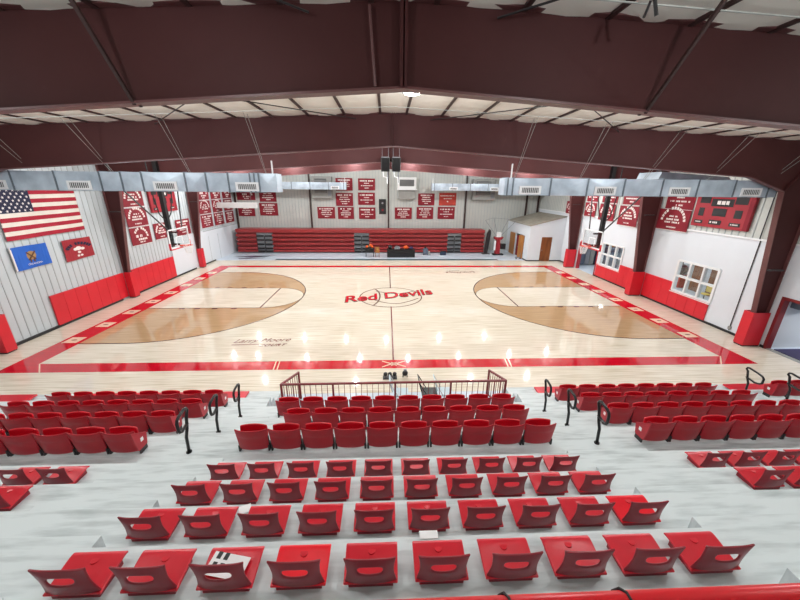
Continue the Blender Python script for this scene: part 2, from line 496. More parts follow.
rows.append((-16.6, (-8.5, -2.9, 2.9, 8.5), 'added unseen above the near seats as fill'))  # unseen lamp row added to brighten the near seats and deck
od = ['first', 'second', 'third', 'fourth', 'fifth', 'sixth', 'seventh', 'eighth', 'ninth', 'tenth', 'eleventh']
for y, xsl, where in rows:
    for i, x in enumerate(sorted(xsl)):
        zl = roof_z(x)-.3
        if y == -10.9 and x == .3: zl = 8.0
        lamp(x, y, zl, 'round white high bay lamp %s, %s from left' % (where, od[i]), {-16.6: .46, -10.9: .95, -3.4: 1.3, 3.3: 1.35}.get(y, 1))

# ---------------------------------------------------------------- seating platform
TOPZ = {}
tiers = [('r0', -17.40, 3.66), ('r1', -16.70, 3.29), ('r2', -16.03, 2.92), ('r3', -15.36, 2.56), ('r4', -14.66, 2.19), ('C', -13.66, 1.83), ('B', -12.75, 1.46), ('A', -11.85, 1.10), ('Z', -10.95, .73), ('Y', -10.12, .37)]
plat = thing('seating_platform', 'white painted stepped platform carrying all the red seats', 'seating platform', (0, -14, 0))
tiers_all = [('top', -18.0, 4.1)]+tiers
for i, (nm, ny_, z) in enumerate(tiers_all):
    back = tiers_all[i-1][1] if i else BY+.02
    for x0, x1 in ((-15.0, -3.4), (-3.4, 3.4), (3.4, 15.2)):
        if nm in ('Z', 'Y') and x0 == -3.4: continue
        mm = M().box(x0, x1, back, ny_, 0, z-.04)
        mm.box(x0, x1, back-.01, ny_+.025, z-.04, z)
        mm.build('tier', 'deck_paint', plat)
for i in range(1, len(tiers_all)):
    nm, ny_, z = tiers_all[i]
    pn = tiers_all[i-1][1]
    for x0, x1 in ((-4.2, -2.88), (2.78, 4.15)) if nm not in 'ZY' else ((-4.2, -3.42), (3.42, 4.15)):
        dpt = .27 if nm[0] == 'r' or nm == 'C' else .3
        M().box(x0, x1, pn+.026, pn+dpt, z+.001, z+.183).build('aisle_step', 'deck_paint', plat)
for x0, x1 in ((-10.2, -8.95), (8.85, 10.2)):
    for i in range(6, len(tiers_all)):
        nm, ny_, z = tiers_all[i]; pn = tiers_all[i-1][1]
        M().box(x0, x1, pn+.026, pn+.3, z+.001, z+.183).build('aisle_step', 'deck_paint', plat)
for x0, x1 in ((-4.2, -3.42), (3.42, 4.15)):
    M().box(x0, x1, -10.094, -9.85, .001, .18).build('aisle_step', 'deck_paint', plat)

# ---------------------------------------------------------------- low-backed seats
def panel(us, vs_, pos, hole=None, thick=.02, lev=2, name='backrest', m='seat_back_red'):
    mm = M()
    verts = [pos(u, v) for v in vs_ for u in us]
    nn = len(us); fs = []
    for j in range(len(vs_)-1):
        for i in range(nn-1):
            uc = (us[i]+us[i+1])/2; vc = (vs_[j]+vs_[j+1])/2
            if hole and abs(uc) < hole[0] and hole[1] < vc < hole[2]: continue
            fs.append((j*nn+i, j*nn+i+1, (j+1)*nn+i+1, (j+1)*nn+i))
    mm.add(verts, fs)
    o = mm.build(name, m, None, True)
    s_ = o.modifiers.new('solid', 'SOLIDIFY'); s_.thickness = thick; s_.offset = 0
    b = o.modifiers.new('sub', 'SUBSURF'); b.levels = lev; b.render_levels = lev
    return bake(o)

def low_seat_proto():
    t = thing('stadium_seat', 'x', 'seat', (0, 0, 0))
    us = [-1, -.93, -.78, -.64, -.55, 0, .55, .64, .78, .93, 1]
    vs_ = [0, .08, .3, .5, .56, .79, .85, .97, 1]
    def pos(u, v):
        w = .203-.026*math.sin(math.pi*min(1, v*.95))-.008*v
        scoop = .045*(1-abs(u)**2.2)*math.sin(math.pi*min(1, .12+v*.8))
        return (u*w, -.03*v-scoop+.03-.012*v*abs(u)**3, .045+v*(.30+.02*abs(u)**4))
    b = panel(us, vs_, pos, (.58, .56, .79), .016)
    b.parent = t
    # seat pan: a shallow dished slab with a rounded front and a raised oval maker's boss
    us2 = [-1, -.94, -.6, 0, .6, .94, 1]; vs2 = [0, .06, .3, .7, .92, 1]
    def pp(u, v):
        return (u*(.205+.004*v), .0+v*.285, .062+.045*v-.018*(1-u*u)*math.sin(math.pi*v)-(.02 if v == 1 else 0))
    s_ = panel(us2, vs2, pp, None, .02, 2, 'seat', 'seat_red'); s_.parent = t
    e = M().tube([(0, .22, .085), (0, .22, .0995)], [.035, .03], 12).build('boss', 'chair_seat_red', s_)
    M().box(-.17, .17, .02, .25, 0, .05).build('mount', 'seat_back_red', t)
    return t
proto = low_seat_proto()
bright_mesh = None
pan = [c for c in proto.children if c.name.startswith('seat')][0]
bright_mesh = pan.data.copy(); bright_mesh.materials.clear(); bright_mesh.materials.append(MATS['seat_bright'])
first = [True]
def place_low(x, y, z, label, group, bright=False):
    if first[0]: t = proto; first[0] = False
    else: t = copy_tree(proto)
    t.location = (x, y, z); t['label'] = label; t['group'] = group
    if bright:
        for c in t.children:
            if c.name.startswith('seat'): c.data = bright_mesh
    return t
P = .54
rown = {'r1': 'nearest row', 'r2': 'second nearest row', 'r3': 'third nearest row', 'r4': 'farthest low-backed row'}
for nm, yb, z in (('r1', -17.06, 3.29), ('r2', -16.385, 2.92), ('r3', -15.715, 2.56), ('r4', -15.05, 2.19)):
    for k in range(10):
        x = -2.527+.54*k
        br = (nm, k) in (('r1', 3), ('r2', 9))
        lab = '%sred low-backed seat, %s from left in the %s of the centre' % ('brighter ' if br else '', od[k], rown[nm])
        if nm == 'r1' and k == 2: lab = 'red low-backed plastic seat with printed paper lying on it, in the nearest row'
        place_low(x, yb, z, lab, 'low-backed seats in the centre block', br)
    if nm == 'r4':
        for k in range(2): place_low(-4.78-P*k, yb, z, 'red low-backed seat at far left, %s from the aisle in its row' % od[k], 'low-backed seats left of the aisle')
        for k in range(4): place_low(4.62+P*k, yb, z, 'red low-backed seat at far right, %s from the aisle in the farther row' % od[k], 'low-backed seats right of the aisle')
    if nm == 'r3':
        place_low(-4.80, yb, z, 'red low-backed seat at left photo edge in the nearer of two rows', 'low-backed seats left of the aisle')
        for k in range(2): place_low(4.60+P*k, yb, z, 'red low-backed seat at far right, %s from the aisle in the nearer row' % od[k], 'low-backed seats right of the aisle')

# ---------------------------------------------------------------- tip-up chairs
def chair_proto():
    t = thing('tip_up_chair', 'x', 'chair', (0, 0, 0))
    us = [-1, -.92, -.7, -.3, .3, .7, .92, 1]
    vs_ = [0, .06, .3, .62, .68, .92, 1]
    def pos(u, v):
        w = .248+.022*v
        lip = .016 if abs(v-.62) < .01 and abs(u) < .8 else 0
        return (u*w, -.05*v-.035*(1-abs(u)**2)*math.sin(math.pi*(.25+.6*v))+.03*abs(u)**3+lip, .05+v*(.42+.02*abs(u)**3))
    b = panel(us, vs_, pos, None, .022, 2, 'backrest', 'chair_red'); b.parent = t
    def sp(u, v):
        return (u*(.236-.02*abs(v-.5)), .07+.03*v+.03*(1-u*u),   .10+v*.375-(.015*abs(u)**3 if v > .9 else 0))
    s_ = panel([-1, -.9, -.5, 0, .5, .9, 1], [0, .08, .5, .92, 1], sp, None, .035, 2, 'seat', 'chair_seat_red'); s_.parent = t
    for sx_ in (-1, 1):
        lg = M().box(sx_*.25-.014, sx_*.25+.014, -.0, .16, 0, .12).bar((sx_*.25, .04, .11), (sx_*.25, .02, .30), .022, .03)
        lg.build('leg', 'dark_metal', t)
    return t
cproto = chair_proto()
cfirst = [True]
# the aisle ends carry a flat side panel with a small white number tag
endm = {}
def end_panel(t, side):
    if side not in endm:
        x = side*.272
        m_ = M().prism([(x-.012, -.05, .1), (x-.012, .15, .1), (x-.012, .19, .30), (x-.012, .1, .36), (x-.012, -.02, .44), (x-.012, -.11, .5), (x-.012, -.09, .3)], (.024, 0, 0))
        endm[side] = (m_.mesh('side_panel', 'chair_red'), M().box(x-.016 if side < 0 else x+.0, x if side < 0 else x+.016, .03, .09, .22, .29).mesh('number_tag', 'paper'))
    o = bpy.data.objects.new('side_panel', endm[side][0]); COL.objects.link(o); o.parent = t
    q = bpy.data.objects.new('number_tag', endm[side][1]); COL.objects.link(q); q.parent = o
    q['label'] = 'small white number tag'
def place_chair(x, y, z, label, group, end=0):
    if cfirst[0]: t = cproto; cfirst[0] = False
    else: t = copy_tree(cproto_base) if False else copy_tree_clean(cproto)
    t.location = (x, y, z); t['label'] = label; t['group'] = group
    if end: end_panel(t, end)
    return t
def copy_tree_clean(o):
    c = o.copy(); COL.objects.link(c)
    for ch in o.children:
        if ch.name.startswith('side_panel'): continue
        copy_tree(ch, c)
    return c
cr = {'C': ('nearest', -14.06, 1.83), 'B': ('second', -13.15, 1.46), 'A': ('third', -12.25, 1.10), 'Z': ('front', -11.35, .73)}
tip = []
for nm, x0, nch in (('C', -2.53, 10), ('B', -2.03, 9), ('A', -2.50, 10)):
    w, y, z = cr[nm]
    for k in range(nch):
        place_chair(x0+.552*k, y, z, 'red tip-up chair, %s from left in the %s of the centre' % (od[k], {'C': 'nearest upright row', 'B': 'middle upright row', 'A': 'row behind the railing'}[nm]), 'tip-up chairs in the centre block')
for nm, nch in (('C', 6), ('B', 7), ('A', 8), ('Z', 8)):
    w, y, z = cr[nm]
    for k in range(nch):
        place_chair(-4.69-P*k, y, z, 'red tip-up chair left of left aisle, %s from it in the %s row' % (od[k], w), 'tip-up chairs in the left block', 1 if k == 0 else 0)
for nm, nch in (('C', 7), ('B', 8), ('A', 8), ('Z', 8)):
    w, y, z = cr[nm]
    for k in range(nch):
        place_chair(4.61+P*k, y, z, 'red tip-up chair right of right aisle, %s from it in the %s row' % (od[k], w), 'tip-up chairs in the right block', -1 if k == 0 else 0)
for k in range(2):
    place_chair(10.62+P*k, -11.3, .73, 'red tip-up chair at right photo edge past the far handrails, %s from them' % od[k], 'tip-up chairs at far right', -1 if k == 0 else 0)

# long low seat benches at the very front
for x0, x1, lab in ((-8.75, -4.28, 'red flat bench in front of the left block of chairs'), (4.22, 8.7, 'red flat bench in front of the right block of chairs'),
                    (-14.6, -10.25, 'red flat bench at left photo edge near the court'), (10.2, 14.6, 'red flat bench at right photo edge beneath the handrail')):
    t = thing('bench', lab, 'bench', ((x0+x1)/2, -10.4, .37), 'flat red front benches')
    M().box(x0, x1, -10.62, -10.22, .42, .47).build('bench_seat', 'seat_red', t, bevel=.015)
    for x in (x0+.25, (x0+x1)/2, x1-.25):
        M().box(x-.03, x+.03, -10.55, -10.3, .371, .42).build('bench_leg', 'dark_metal', t)

# ---------------------------------------------------------------- handrails in the aisles
def handrail(x, y, z, lab, h=.79, lk=1):
    t = thing('aisle_handrail', lab, 'handrail', (x, y, z), 'black aisle handrails')
    pts = [(x, y, z), (x, y+.02, z+.3), (x, y+.08, z+.42), (x, y+.13, z+.62), (x, y+.18, z+h-.06), (x, y+.16, z+h-.015), (x, y+.11, z+h), (x, y-.05*lk, z+h-.03), (x, y-.1*lk, z+h-.06), (x, y-.12*lk, z+h-.11),
           (x, y-.12*lk, z+h-.24), (x, y-.1*lk, z+h-.29), (x, y-.05*lk, z+h-.32), (x, y+.12, z+h-.28)]
    M().tube(pts, .026, 8).build('rail_tube', 'black_gloss', t, True)
    M().cyl((x, y, z), .045, .02, 12).build('base_plate', 'black_gloss', t)
for side, xx, nmx in ((-1, -3.64, 'left'), (1, 3.54, 'right')):
    for y, z, w in ((-14.05, 1.83, 'nearest'), (-13.13, 1.46, 'middle'), (-12.2, 1.10, 'farthest')):
        handrail(xx, y, z, 'black looped handrail standing in the %s aisle, %s of three' % (nmx, w))
handrail(9.95, -11.05, .73, 'black looped handrail at far right, rising over the flat red bench', .72, 2.4)
handrail(9.95, -11.95, 1.10, 'black looped handrail at right photo edge, nearer of the far-right pair', .72, 2.4)

# ---------------------------------------------------------------- railing and chairs on the floor by the court
t = thing('guard_railing', 'dark red picket railing on the floor in front of the centre seats', 'railing', (0, -10.4, 0))
def rail_run(a, b, za, zb, n, posts):
    a = Vector(a); b = Vector(b)
    A = Vector((a.x, a.y, za)); B = Vector((b.x, b.y, zb))
    M().bar(A, B, .05, .05).build('top_rail', 'fence_red', t)
    M().bar((a.x, a.y, .1), (b.x, b.y, .1), .035, .035).build('bottom_rail', 'fence_red', t)
    for k in range(1, n):
        f = k/n; q = a.lerp(b, f); zt = za+(zb-za)*f
        if k in posts: continue
        M().bar((q.x, q.y, .1), (q.x, q.y, zt), .014, .014).build('baluster', 'fence_red', t)
    for k in posts:
        f = k/n; q = a.lerp(b, f); zt = za+(zb-za)*f
        M().bar((q.x, q.y, 0), (q.x, q.y, zt+.02), .05, .05).build('post', 'fence_red', t)
rail_run((-3.16, -10.73, 0), (3.14, -10.69, 0), 1.0, 1.0, 40, (0, 9, 20, 30, 40))
rail_run((-3.16, -10.73, 0), (-2.88, -9.96, 0), 1.0, .91, 8, (8,))
rail_run((3.14, -10.69, 0), (2.87, -10.0, 0), 1.0, .92, 8, (8,))
def folding_chair(x, y, m, lab, w=.46):
    t = thing('folding_chair', lab, 'chair', (x, y, 0), 'folding chairs by the railing')
    M().box(x-w/2, x+w/2, y-.21, y+.21, .44, .475).build('seat', m, t, bevel=.01)
    M().prism([(x-w/2-.0, y-.2, .60), (x-w/2-.03, y-.2, .60), (x-w/2-.11, y-.2, .92), (x-w/2-.08, y-.2, .92)], (0, .4, 0)).build('backrest', m, t)
    for sy in (-1, 1):
        yy = y+sy*.215
        M().bar((x+w/2-.04, yy, .0), (x-w/2-.1, yy, .92), .022).build('frame_leg', m if m == 'black' else 'white_paint', t)
        M().bar((x-w/2+.02, yy, .0), (x+w/2-.08, yy, .45), .022).build('rear_leg', m if m == 'black' else 'white_paint', t)
folding_chair(.16, -10.38, 'chair_white', 'white folding chair behind the railing, near its middle')
folding_chair(1.0, -10.38, 'black', 'black folding chair between two white ones behind the railing')
folding_chair(1.46, -10.38, 'chair_white', 'white folding chair right of the black one behind the railing')
# gear standing on the boards beyond the railing
t = thing('equipment_rack', 'low black equipment rack on the boards before the railing', 'equipment', (-.1, -8.85, 0))
M().box(-.38, .1, -8.98, -8.75, .0, .03).build('base', 'black', t)
for x in (-.29, -.14, .02):
    M().ball((x, -8.86, .14), .075, 10, 6).build('drum', 'black', t)
    M().tube([(x, -8.86, .03), (x, -8.86, .1)], .02, 6).build('stem', 'grey_plastic', t)
t = thing('monitor_stand', 'small black device on short legs beside the equipment rack', 'equipment', (.38, -8.82, 0))
M().ball((.38, -8.84, .16), .1, 10, 6).build('body', 'black', t)
M().box(.33, .43, -8.88, -8.8, .24, .3).build('head', 'grey_plastic', t)
for x in (.31, .45): M().tube([(x, -8.84, 0), (x, -8.84, .14)], .018, 6).build('leg', 'black', t)
t = thing('cable_reel', 'small dark cable tangle on the grey floor left of the railing', 'cable', (-3.5, -10.25, 0))
M().tube([(-3.5+.13*math.cos(q*.7), -10.25+.1*math.sin(q*.7), .03+.006*q) for q in range(22)], .02, 6).build('coil', 'black', t)
M().tube([(-3.45, -10.2, .1), (-3.43, -10.18, .3)], .02, 6).build('plug', 'black', t)

# ---------------------------------------------------------------- foreground rail and papers
t = thing('front_guard_rail', 'thick red guard rail crossing the bottom right corner in front', 'railing', (1.2, -18.285, 4.1))
yr, zr = -18.30, 5.345
M().tube([(-3, yr, zr), (6, yr, zr)], .026, 20).build('rail_tube', 'rail_red', t, True)
for x in (-2.9, 5.9): M().tube([(x, yr, 4.1), (x, yr, zr)], .026, 12).build('post', 'rail_red', t, True)
for x in (.0, .25):
    M().tube([(x+.012*math.sin(q/10*6.28), yr+.029*math.cos(q/10*6.28), zr+.029*math.sin(q/10*6.28)) for q in range(10)], .003, 6, True).build('strap', 'black', t)
def sheet(x, y, z, w, d, rz, lab, tilt=0):
    t = thing('paper_sheet', lab, 'paper', (x, y, z))
    c, s_ = math.cos(rz), math.sin(rz)
    def q(u, v, h=0): return (x+c*u-s_*v, y+s_*u+c*v, z+h+tilt*v)
    M().prism([q(-w/2, -d/2), q(w/2, -d/2), q(w/2, d/2), q(-w/2, d/2)], (0, 0, .002)).build('sheet', 'paper', t)
    mm = M()
    for i in range(5):
        if lab.startswith('printed'):
            u = -w/2+.03+(i % 3)*.06; v = -d*.25+(i//3)*d*.45
            mm.prism([q(u, v, .0025), q(u+.035, v, .0025), q(u+.035, v+.05, .0025), q(u, v+.05, .0025)], (0, 0, .0006))
    if mm.v: mm.build('print', 'black', t)
    return t
sheet(-1.47, -16.93, 3.405, .3, .16, -.2, 'printed white paper lying on a seat of the nearest row', .1)
sheet(.12, -16.66+.0, 3.294, .16, .07, 0, 'blank white paper on the step edge behind the second nearest row')
sheet(-1.75, -15.9-.16, 2.924, .12, .1, .4, 'white paper lying between two seats of the second nearest row')

# ---------------------------------------------------------------- padding on walls and columns
def pads(name_lab, x0, x1, segs):
    y0 = min(s[0] for s in segs)
    t = thing('wall_padding', name_lab, 'wall pad', (x0, y0, .1), 'red wall padding')
    for a, b, h in segs:
        n_ = max(1, round((b-a)/.62)); d = (b-a)/n_
        for k in range(n_):
            M().box(x0, x1, a+d*k+.004, a+d*(k+1)-.004, .11, h).build('pad_panel', 'pad_red', t, bevel=.012)
pads('red padding on the left wall below the large flag, before the column', LX+.03, LX+.1, [(-4.3, -.02, 1.49)])
pads('red padding on the left wall beyond the column, under the banners', LX+.03, LX+.1, [(.58, 4.62, 1.49)])
pads('red padding under and beside the nearer window on the right wall', RX-.07, RX-.002, [(-4.25, -1.97, .98), (-1.97, -.02, 1.45)])
pads('red padding under and beside the farther window on the right wall', RX-.07, RX-.002, [(.58, 2.28, 1.42), (2.28, 4.74, .96)])
cn = {0: 'nearest', 1: 'middle', 2: 'farthest'}
for i, fy in enumerate(FRY[1:]):
    for sgn, sd, xw in ((-1, 'left', LX+.11), (1, 'right', RX-.08)):
        t = thing('column_pad', 'red pad wrapped around the %s column on the %s wall' % (cn[i], sd), 'column pad', (sgn*14.6, fy, 0), 'red column pads')
        xi = 14.55 if sgn > 0 else -14.7
        M().box(xi, xi+sgn*.06, fy-.14, fy+.26, .06, 1.5).build('front_panel', 'pad_red', t, bevel=.012)
        M().box(xi+sgn*.06, xw, fy-.14, fy-.1, .06, 1.5).build('side_panel', 'pad_red', t, bevel=.012)
        M().box(xi+sgn*.06, xw, fy+.22, fy+.26, .06, 1.5).build('side_panel', 'pad_red', t, bevel=.012)
        M().box(xi+sgn*.03, xw, fy-.12, fy+.24, .0, .06).build('foot', 'baseboard_black', t)
# short brown brackets on the columns
for sgn, sd in ((-1, 'left'), (1, 'right')):
    for fy, zb, w in ((-6.72, 3.3, 'nearest'), (.12, 4.8, 'middle'), (7.68, 5.0, 'farthest')):
        if sgn < 0 and fy < -1: continue
        struct(M().box(sgn*14.2, sgn*14.75, fy-.42, fy-.3, zb, zb+.05).build('column_bracket', 'dark_metal'))

# ---------------------------------------------------------------- banners and flags
def marks(m, rows_, U):
    """rows_: (centre u, v, width, height); U maps banner u, v, d to the world"""
    for cu, cv, w, h in rows_:
        u = cu-w/2
        while u < cu+w/2-.01:
            ww = random.choice((.05, .07, .09, .11))*h/.09
            if random.random() < .2: u += .05*h/.09; continue
            e = min(u+ww, cu+w/2)
            m.prism([U(u, cv-h/2*random.uniform(.8, 1), .012), U(e, cv-h/2, .012), U(e, cv+h/2, .012), U(u, cv+h/2*random.uniform(.8, 1), .012)], Vector(U(0, 0, .016))-Vector(U(0, 0, .012)))
            u = e+.022*h/.09
def arcmarks(m, cu, cv, r, h, a0, a1, n_, U):
    for k in range(n_):
        if k == n_//3: continue
        t0 = math.radians(a0+(a1-a0)*(k+.12)/n_); t1 = math.radians(a0+(a1-a0)*(k+.86)/n_)
        p = [(cu-math.cos(t0)*r, cv+math.sin(t0)*r), (cu-math.cos(t1)*r, cv+math.sin(t1)*r), (cu-math.cos(t1)*(r+h), cv+math.sin(t1)*(r+h)), (cu-math.cos(t0)*(r+h), cv+math.sin(t0)*(r+h))]
        m.prism([U(u, v, .012) for u, v in p], Vector(U(0, 0, .016))-Vector(U(0, 0, .012)))
def banner(wall, a, b, z0, z1, kind, lab, group, m='banner_red', dx=0.04):
    """a is the banner's left end as seen from the floor, b its right end"""
    d = 1 if b > a else -1
    w = abs(b-a); h = z1-z0; ca = (a+b)/2; cz = (z0+z1)/2
    if wall == 'L': U = lambda u, v, n: (LX+dx+n, ca+d*u, cz+v)
    elif wall == 'R': U = lambda u, v, n: (RX-(.065 if z0 < 4.28 else .018)-dx-n, ca+d*u, cz+v)
    else: U = lambda u, v, n: (ca+d*u, FY-dx-n, cz+v)
    mm = M(); N = 10
    vs = []
    for n_ in (0, .012):
        for j in range(3):
            for i in range(N+1):
                u = -w/2+w*i/N
                vs.append(U(u, -h/2+h*j/2, n_+(.012*math.sin(i*1.3+j) if 0 < i < N and n_ else 0)*.3))
    K = 3*(N+1); fs = []
    for j in range(2):
        for i in range(N):
            q = (j*(N+1)+i, j*(N+1)+i+1, (j+1)*(N+1)+i+1, (j+1)*(N+1)+i)
            fs.append(q); fs.append(tuple(K+x for x in reversed(q)))
    for i in range(N):
        fs.append((i, K+i, K+i+1, i+1)); o_ = 2*(N+1); fs.append((o_+i, o_+i+1, K+o_+i+1, K+o_+i))
    for j in range(2):
        q = j*(N+1); fs.append((q, q+N+1, K+q+N+1, K+q)); q += N; fs.append((q, K+q, K+q+N+1, q+N+1))
    mm.add(vs, fs)
    o = tag(mm.build('banner', m), lab, 'banner', group)
    lt = M()
    if kind == 'arch':
        arcmarks(lt, 0, -h*.12, w*.33, h*.13, 5, 175, 13, U)
        marks(lt, [(0, h*.02, w*.42, .1), (0, -h*.12, w*.5, .09), (0, -h*.36, w*.3, .07), (0, h*.17, w*.26, .08)], U)
    elif kind == 'logo':
        arcmarks(lt, 0, -h*.1, w*.28, h*.14, 30, 180, 9, U)
        marks(lt, [(-.1*w, 0, w*.3, .16), (.05*w, -h*.2, w*.42, .12), (0, -h*.36, w*.28, .08)], U)
    elif kind == 'lines':
        ws = [.78, .5, .62, .66, .3]
        marks(lt, [(0, h*(.34-.165*i), w*ws[i]*random.uniform(.85, 1.05), .085 if i else .12) for i in range(5)], U)
    elif kind == 'lines3':
        ws = [.78, .3, .72, .24]
        marks(lt, [(0, h*(.3-.2*i), w*ws[i], .085 if i else .13) for i in range(4)], U)
    elif kind == 'faded':
        marks(lt, [(0, h*.27, w*.85, .09), (0, h*.05, w*.5, .07), (0, -h*.18, w*.08, .12)], U)
    if lt.v: lt.build('lettering', 'lettering_white', o)
    if wall != 'F':
        hm = M().prism([U(-w/2, -h/2-.025, 0), U(w/2, -h/2-.025, 0), U(w/2, -h/2, 0), U(-w/2, -h/2, 0)], Vector(U(0, 0, .014))-Vector(U(0, 0, 0)))
        hm.build('hem', 'lettering_white', o)
    return o
gl = 'red pennant banners on the left wall'
banner('L', 1.3, 3.0, 4.96, 5.98, 'arch', 'red arched-letter banner, top of the three stacked beside the left wall column', gl)
banner('L', 1.27, 3.0, 3.83, 4.88, 'arch', 'red arched-letter banner, middle of the three stacked beside the left wall column', gl)
banner('L', 1.27, 3.0, 2.76, 3.76, 'logo', 'red banner with round emblem, lowest of the three stacked beside the left wall column', gl)
banner('L', 3.36, 4.8, 2.82, 3.82, 'arch', 'red arched banner on left wall just left of the hoop backboard', gl)
banner('L', 5.68, 7.4, 2.72, 3.84, 'lines', 'red banner with text lines on left wall behind the hoop backboard', gl)
for ci, (ya, yb_) in enumerate(((9.1, 10.9), (11.25, 12.95), (13.35, 15.05))):
    c_ = ['nearest', 'middle', 'farthest'][ci]
    for ri, (z0, z1, kd) in enumerate(((5.08, 6.1, 'logo'), (3.98, 5.0, 'arch' if ci < 2 else 'lines'), (2.88, 3.9, 'lines'))):
        banner('L', ya, yb_, z0, z1, kd, 'red banner in the left wall corner cluster, %s column, %s row' % (c_, ['top', 'middle', 'bottom'][ri]), gl)
gf = 'red banners on the far end wall'
for x0, x1, z0, z1, kd, lab in (
    (-14.75, -13.0, 4.87, 5.95, 'logo', 'red banner with a crest on the far wall, top left beneath the duct'),
    (-14.8, -13.2, 3.34, 4.4, 'lines', 'red banner on far wall partly hidden behind the hanging white housing'),
    (-12.6, -10.98, 4.72, 5.85, 'lines', 'red banner on far wall, upper of the pair right of the white housing'),
    (-12.72, -10.95, 3.41, 4.6, 'lines', 'red banner on far wall, lower of the pair right of the white housing'),
    (-7.08, -5.35, 3.15, 4.27, 'lines', 'red banner on far wall below the left grey fan unit'),
    (-5.15, -3.52, 5.82, 6.98, 'lines', 'red banner on far wall half hidden behind the small duct end'),
    (-5.2, -3.52, 4.38, 5.6, 'lines', 'red banner on far wall in the left column of three, middle one'),
    (-5.07, -3.48, 3.12, 4.28, 'lines', 'red banner on far wall in the left column of three, lowest one'),
    (-2.98, -1.33, 5.86, 6.96, 'lines3', 'red banner on far wall nearest the ridge, top one left of the speakers'),
    (-3.02, -1.36, 4.49, 5.66, 'lines3', 'red banner on far wall left of the black panel, middle height'),
    (-2.97, -1.33, 3.13, 4.25, 'lines3', 'red banner on far wall left of the black panel, lowest one'),
    (.62, 2.32, 3.15, 4.27, 'lines', 'red banner on far wall below the white-framed unit'),
    (2.8, 4.48, 3.16, 4.33, 'lines', 'red banner on far wall, bottom middle of the right group'),
    (4.93, 6.66, 3.17, 4.35, 'lines3', 'red banner on far wall, bottom right of the right group'),
    (2.92, 4.56, 4.48, 5.62, 'lines', 'red banner on far wall, upper left of the right group')):
    banner('F', x0, x1, z0, z1, kd, lab, gf)
banner('F', 5.02, 6.73, 4.48, 5.69, 'faded', 'faded orange-red banner on far wall, upper right of the right group', gf, 'banner_faded')
gr_ = 'red pennant banners on the right wall'
banner('R', -.22, -1.98, 5.2, 6.2, 'lines3', 'red banner high on right wall beside the scoreboard, cut by the duct', gr_)
banner('R', .05, -2.0, 4.1, 5.18, 'arch', 'large red arched banner on right wall just left of the scoreboard', gr_)
banner('R', 3.4, 1.62, 3.95, 5.17, 'arch', 'red arched banner on right wall between the hoop brace and middle column', gr_)
banner('R', 3.3, 1.65, 5.25, 6.2, 'lines3', 'red banner high on right wall above the arched one beside the middle column', gr_)
banner('R', 5.55, 3.85, 4.08, 5.2, 'arch', 'red arched banner on right wall directly behind the hoop mast', gr_)
banner('R', 5.5, 3.85, 5.28, 6.2, 'lines3', 'red banner high on right wall above the hoop mast', gr_)
banner('R', 7.4, 6.0, 4.2, 5.2, 'arch', 'red banner on right wall left of the hoop mast near the far column', gr_)
banner('R', 7.4, 6.0, 5.28, 6.1, 'lines3', 'red banner high on right wall near the far column, under the duct', gr_)
banner('R', 10.2, 8.9, 4.2, 5.2, 'arch', 'red banner on right wall beyond the farthest column above the shed', gr_)

# american flag
def flag_U(y0, y1, z0, z1, nwave=5):
    def U(u, v, n): return (LX+.05+.03+.022*math.sin(u*nwave*2+v*1.5)+n, y0+(y1-y0)*u, z0+(z1-z0)*v+.06*(1-v)*(u-.5))
    return U
fl = M(); U = flag_U(-5.13, -1.57, 4.05, 6.27)
NU = 20
for k in range(13):
    for i in range(NU):
        u0, u1 = i/NU, (i+1)/NU; v0, v1 = k/13, (k+1)/13
        fl.cur = 2 if (k >= 6 and u0 < .4) else (0 if k % 2 == 0 else 1)
        fl.add([U(u0, v0, 0), U(u1, v0, 0), U(u1, v1, 0), U(u0, v1, 0)], [(0, 1, 2, 3)])
        fl.add([U(u0, v0, -.01), U(u1, v0, -.01), U(u1, v1, -.01), U(u0, v1, -.01)], [(3, 2, 1, 0)])
usf = tag(fl.build('national_flag', ['flag_red', 'flag_white', 'flag_navy']), 'large striped flag with starred blue corner on the left wall', 'flag')
st = M()
for r_ in range(9):
    for c_ in range(6 if r_ % 2 == 0 else 5):
        uc = .4*((c_+.5)/6+(0 if r_ % 2 == 0 else 1/12)); vc = 6/13+7/13*((r_+.6)/9.2)
        p = []
        for q in range(10):
            rr = .062 if q % 2 == 0 else .026
            an = math.pi/2+q*math.pi/5
            p.append(U(uc+rr*math.cos(an)/3.56, vc+rr*math.sin(an)/2.22, .006))
        c0 = U(uc, vc, .006)
        st.add([c0]+p, [(0, 1+q, 1+(q+1) % 10) for q in range(10)])
st.build('stars', 'lettering_white', usf)
def small_flag(y0, y1, z0, z1, m, lab):
    U = flag_U(y0, y1, z0, z1, 4); q = M()
    for i in range(12):
        for n_, rev in ((0, 0), (-.01, 1)):
            a_ = [U(i/12, 0, n_), U((i+1)/12, 0, n_), U((i+1)/12, 1, n_), U(i/12, 1, n_)]
            q.add(a_, [(3, 2, 1, 0) if rev else (0, 1, 2, 3)])
    return tag(q.build('flag', m), lab, 'flag'), U
f1, U = small_flag(-5.17, -3.7, 2.84, 3.76, 'flag_blue', 'blue flag with a tan shield emblem under the large striped flag')
M().prism([U(.5+.13*math.cos(q*math.pi/8), .55+.2*math.sin(q*math.pi/8), .008) for q in range(16)], (.004, 0, 0)).build('emblem', 'emblem_tan', f1)
e = M()
for a_, b_ in (((.38, .72), (.6, .36)), ((.62, .72), (.4, .36)), ((.45, .4), (.45, .25)), ((.55, .4), (.55, .25))):
    e.bar(U(a_[0], a_[1], .014), U(b_[0], b_[1], .014), .05, .01, (1, 0, 0))
e.build('emblem_bars', 'emblem_brown', f1)
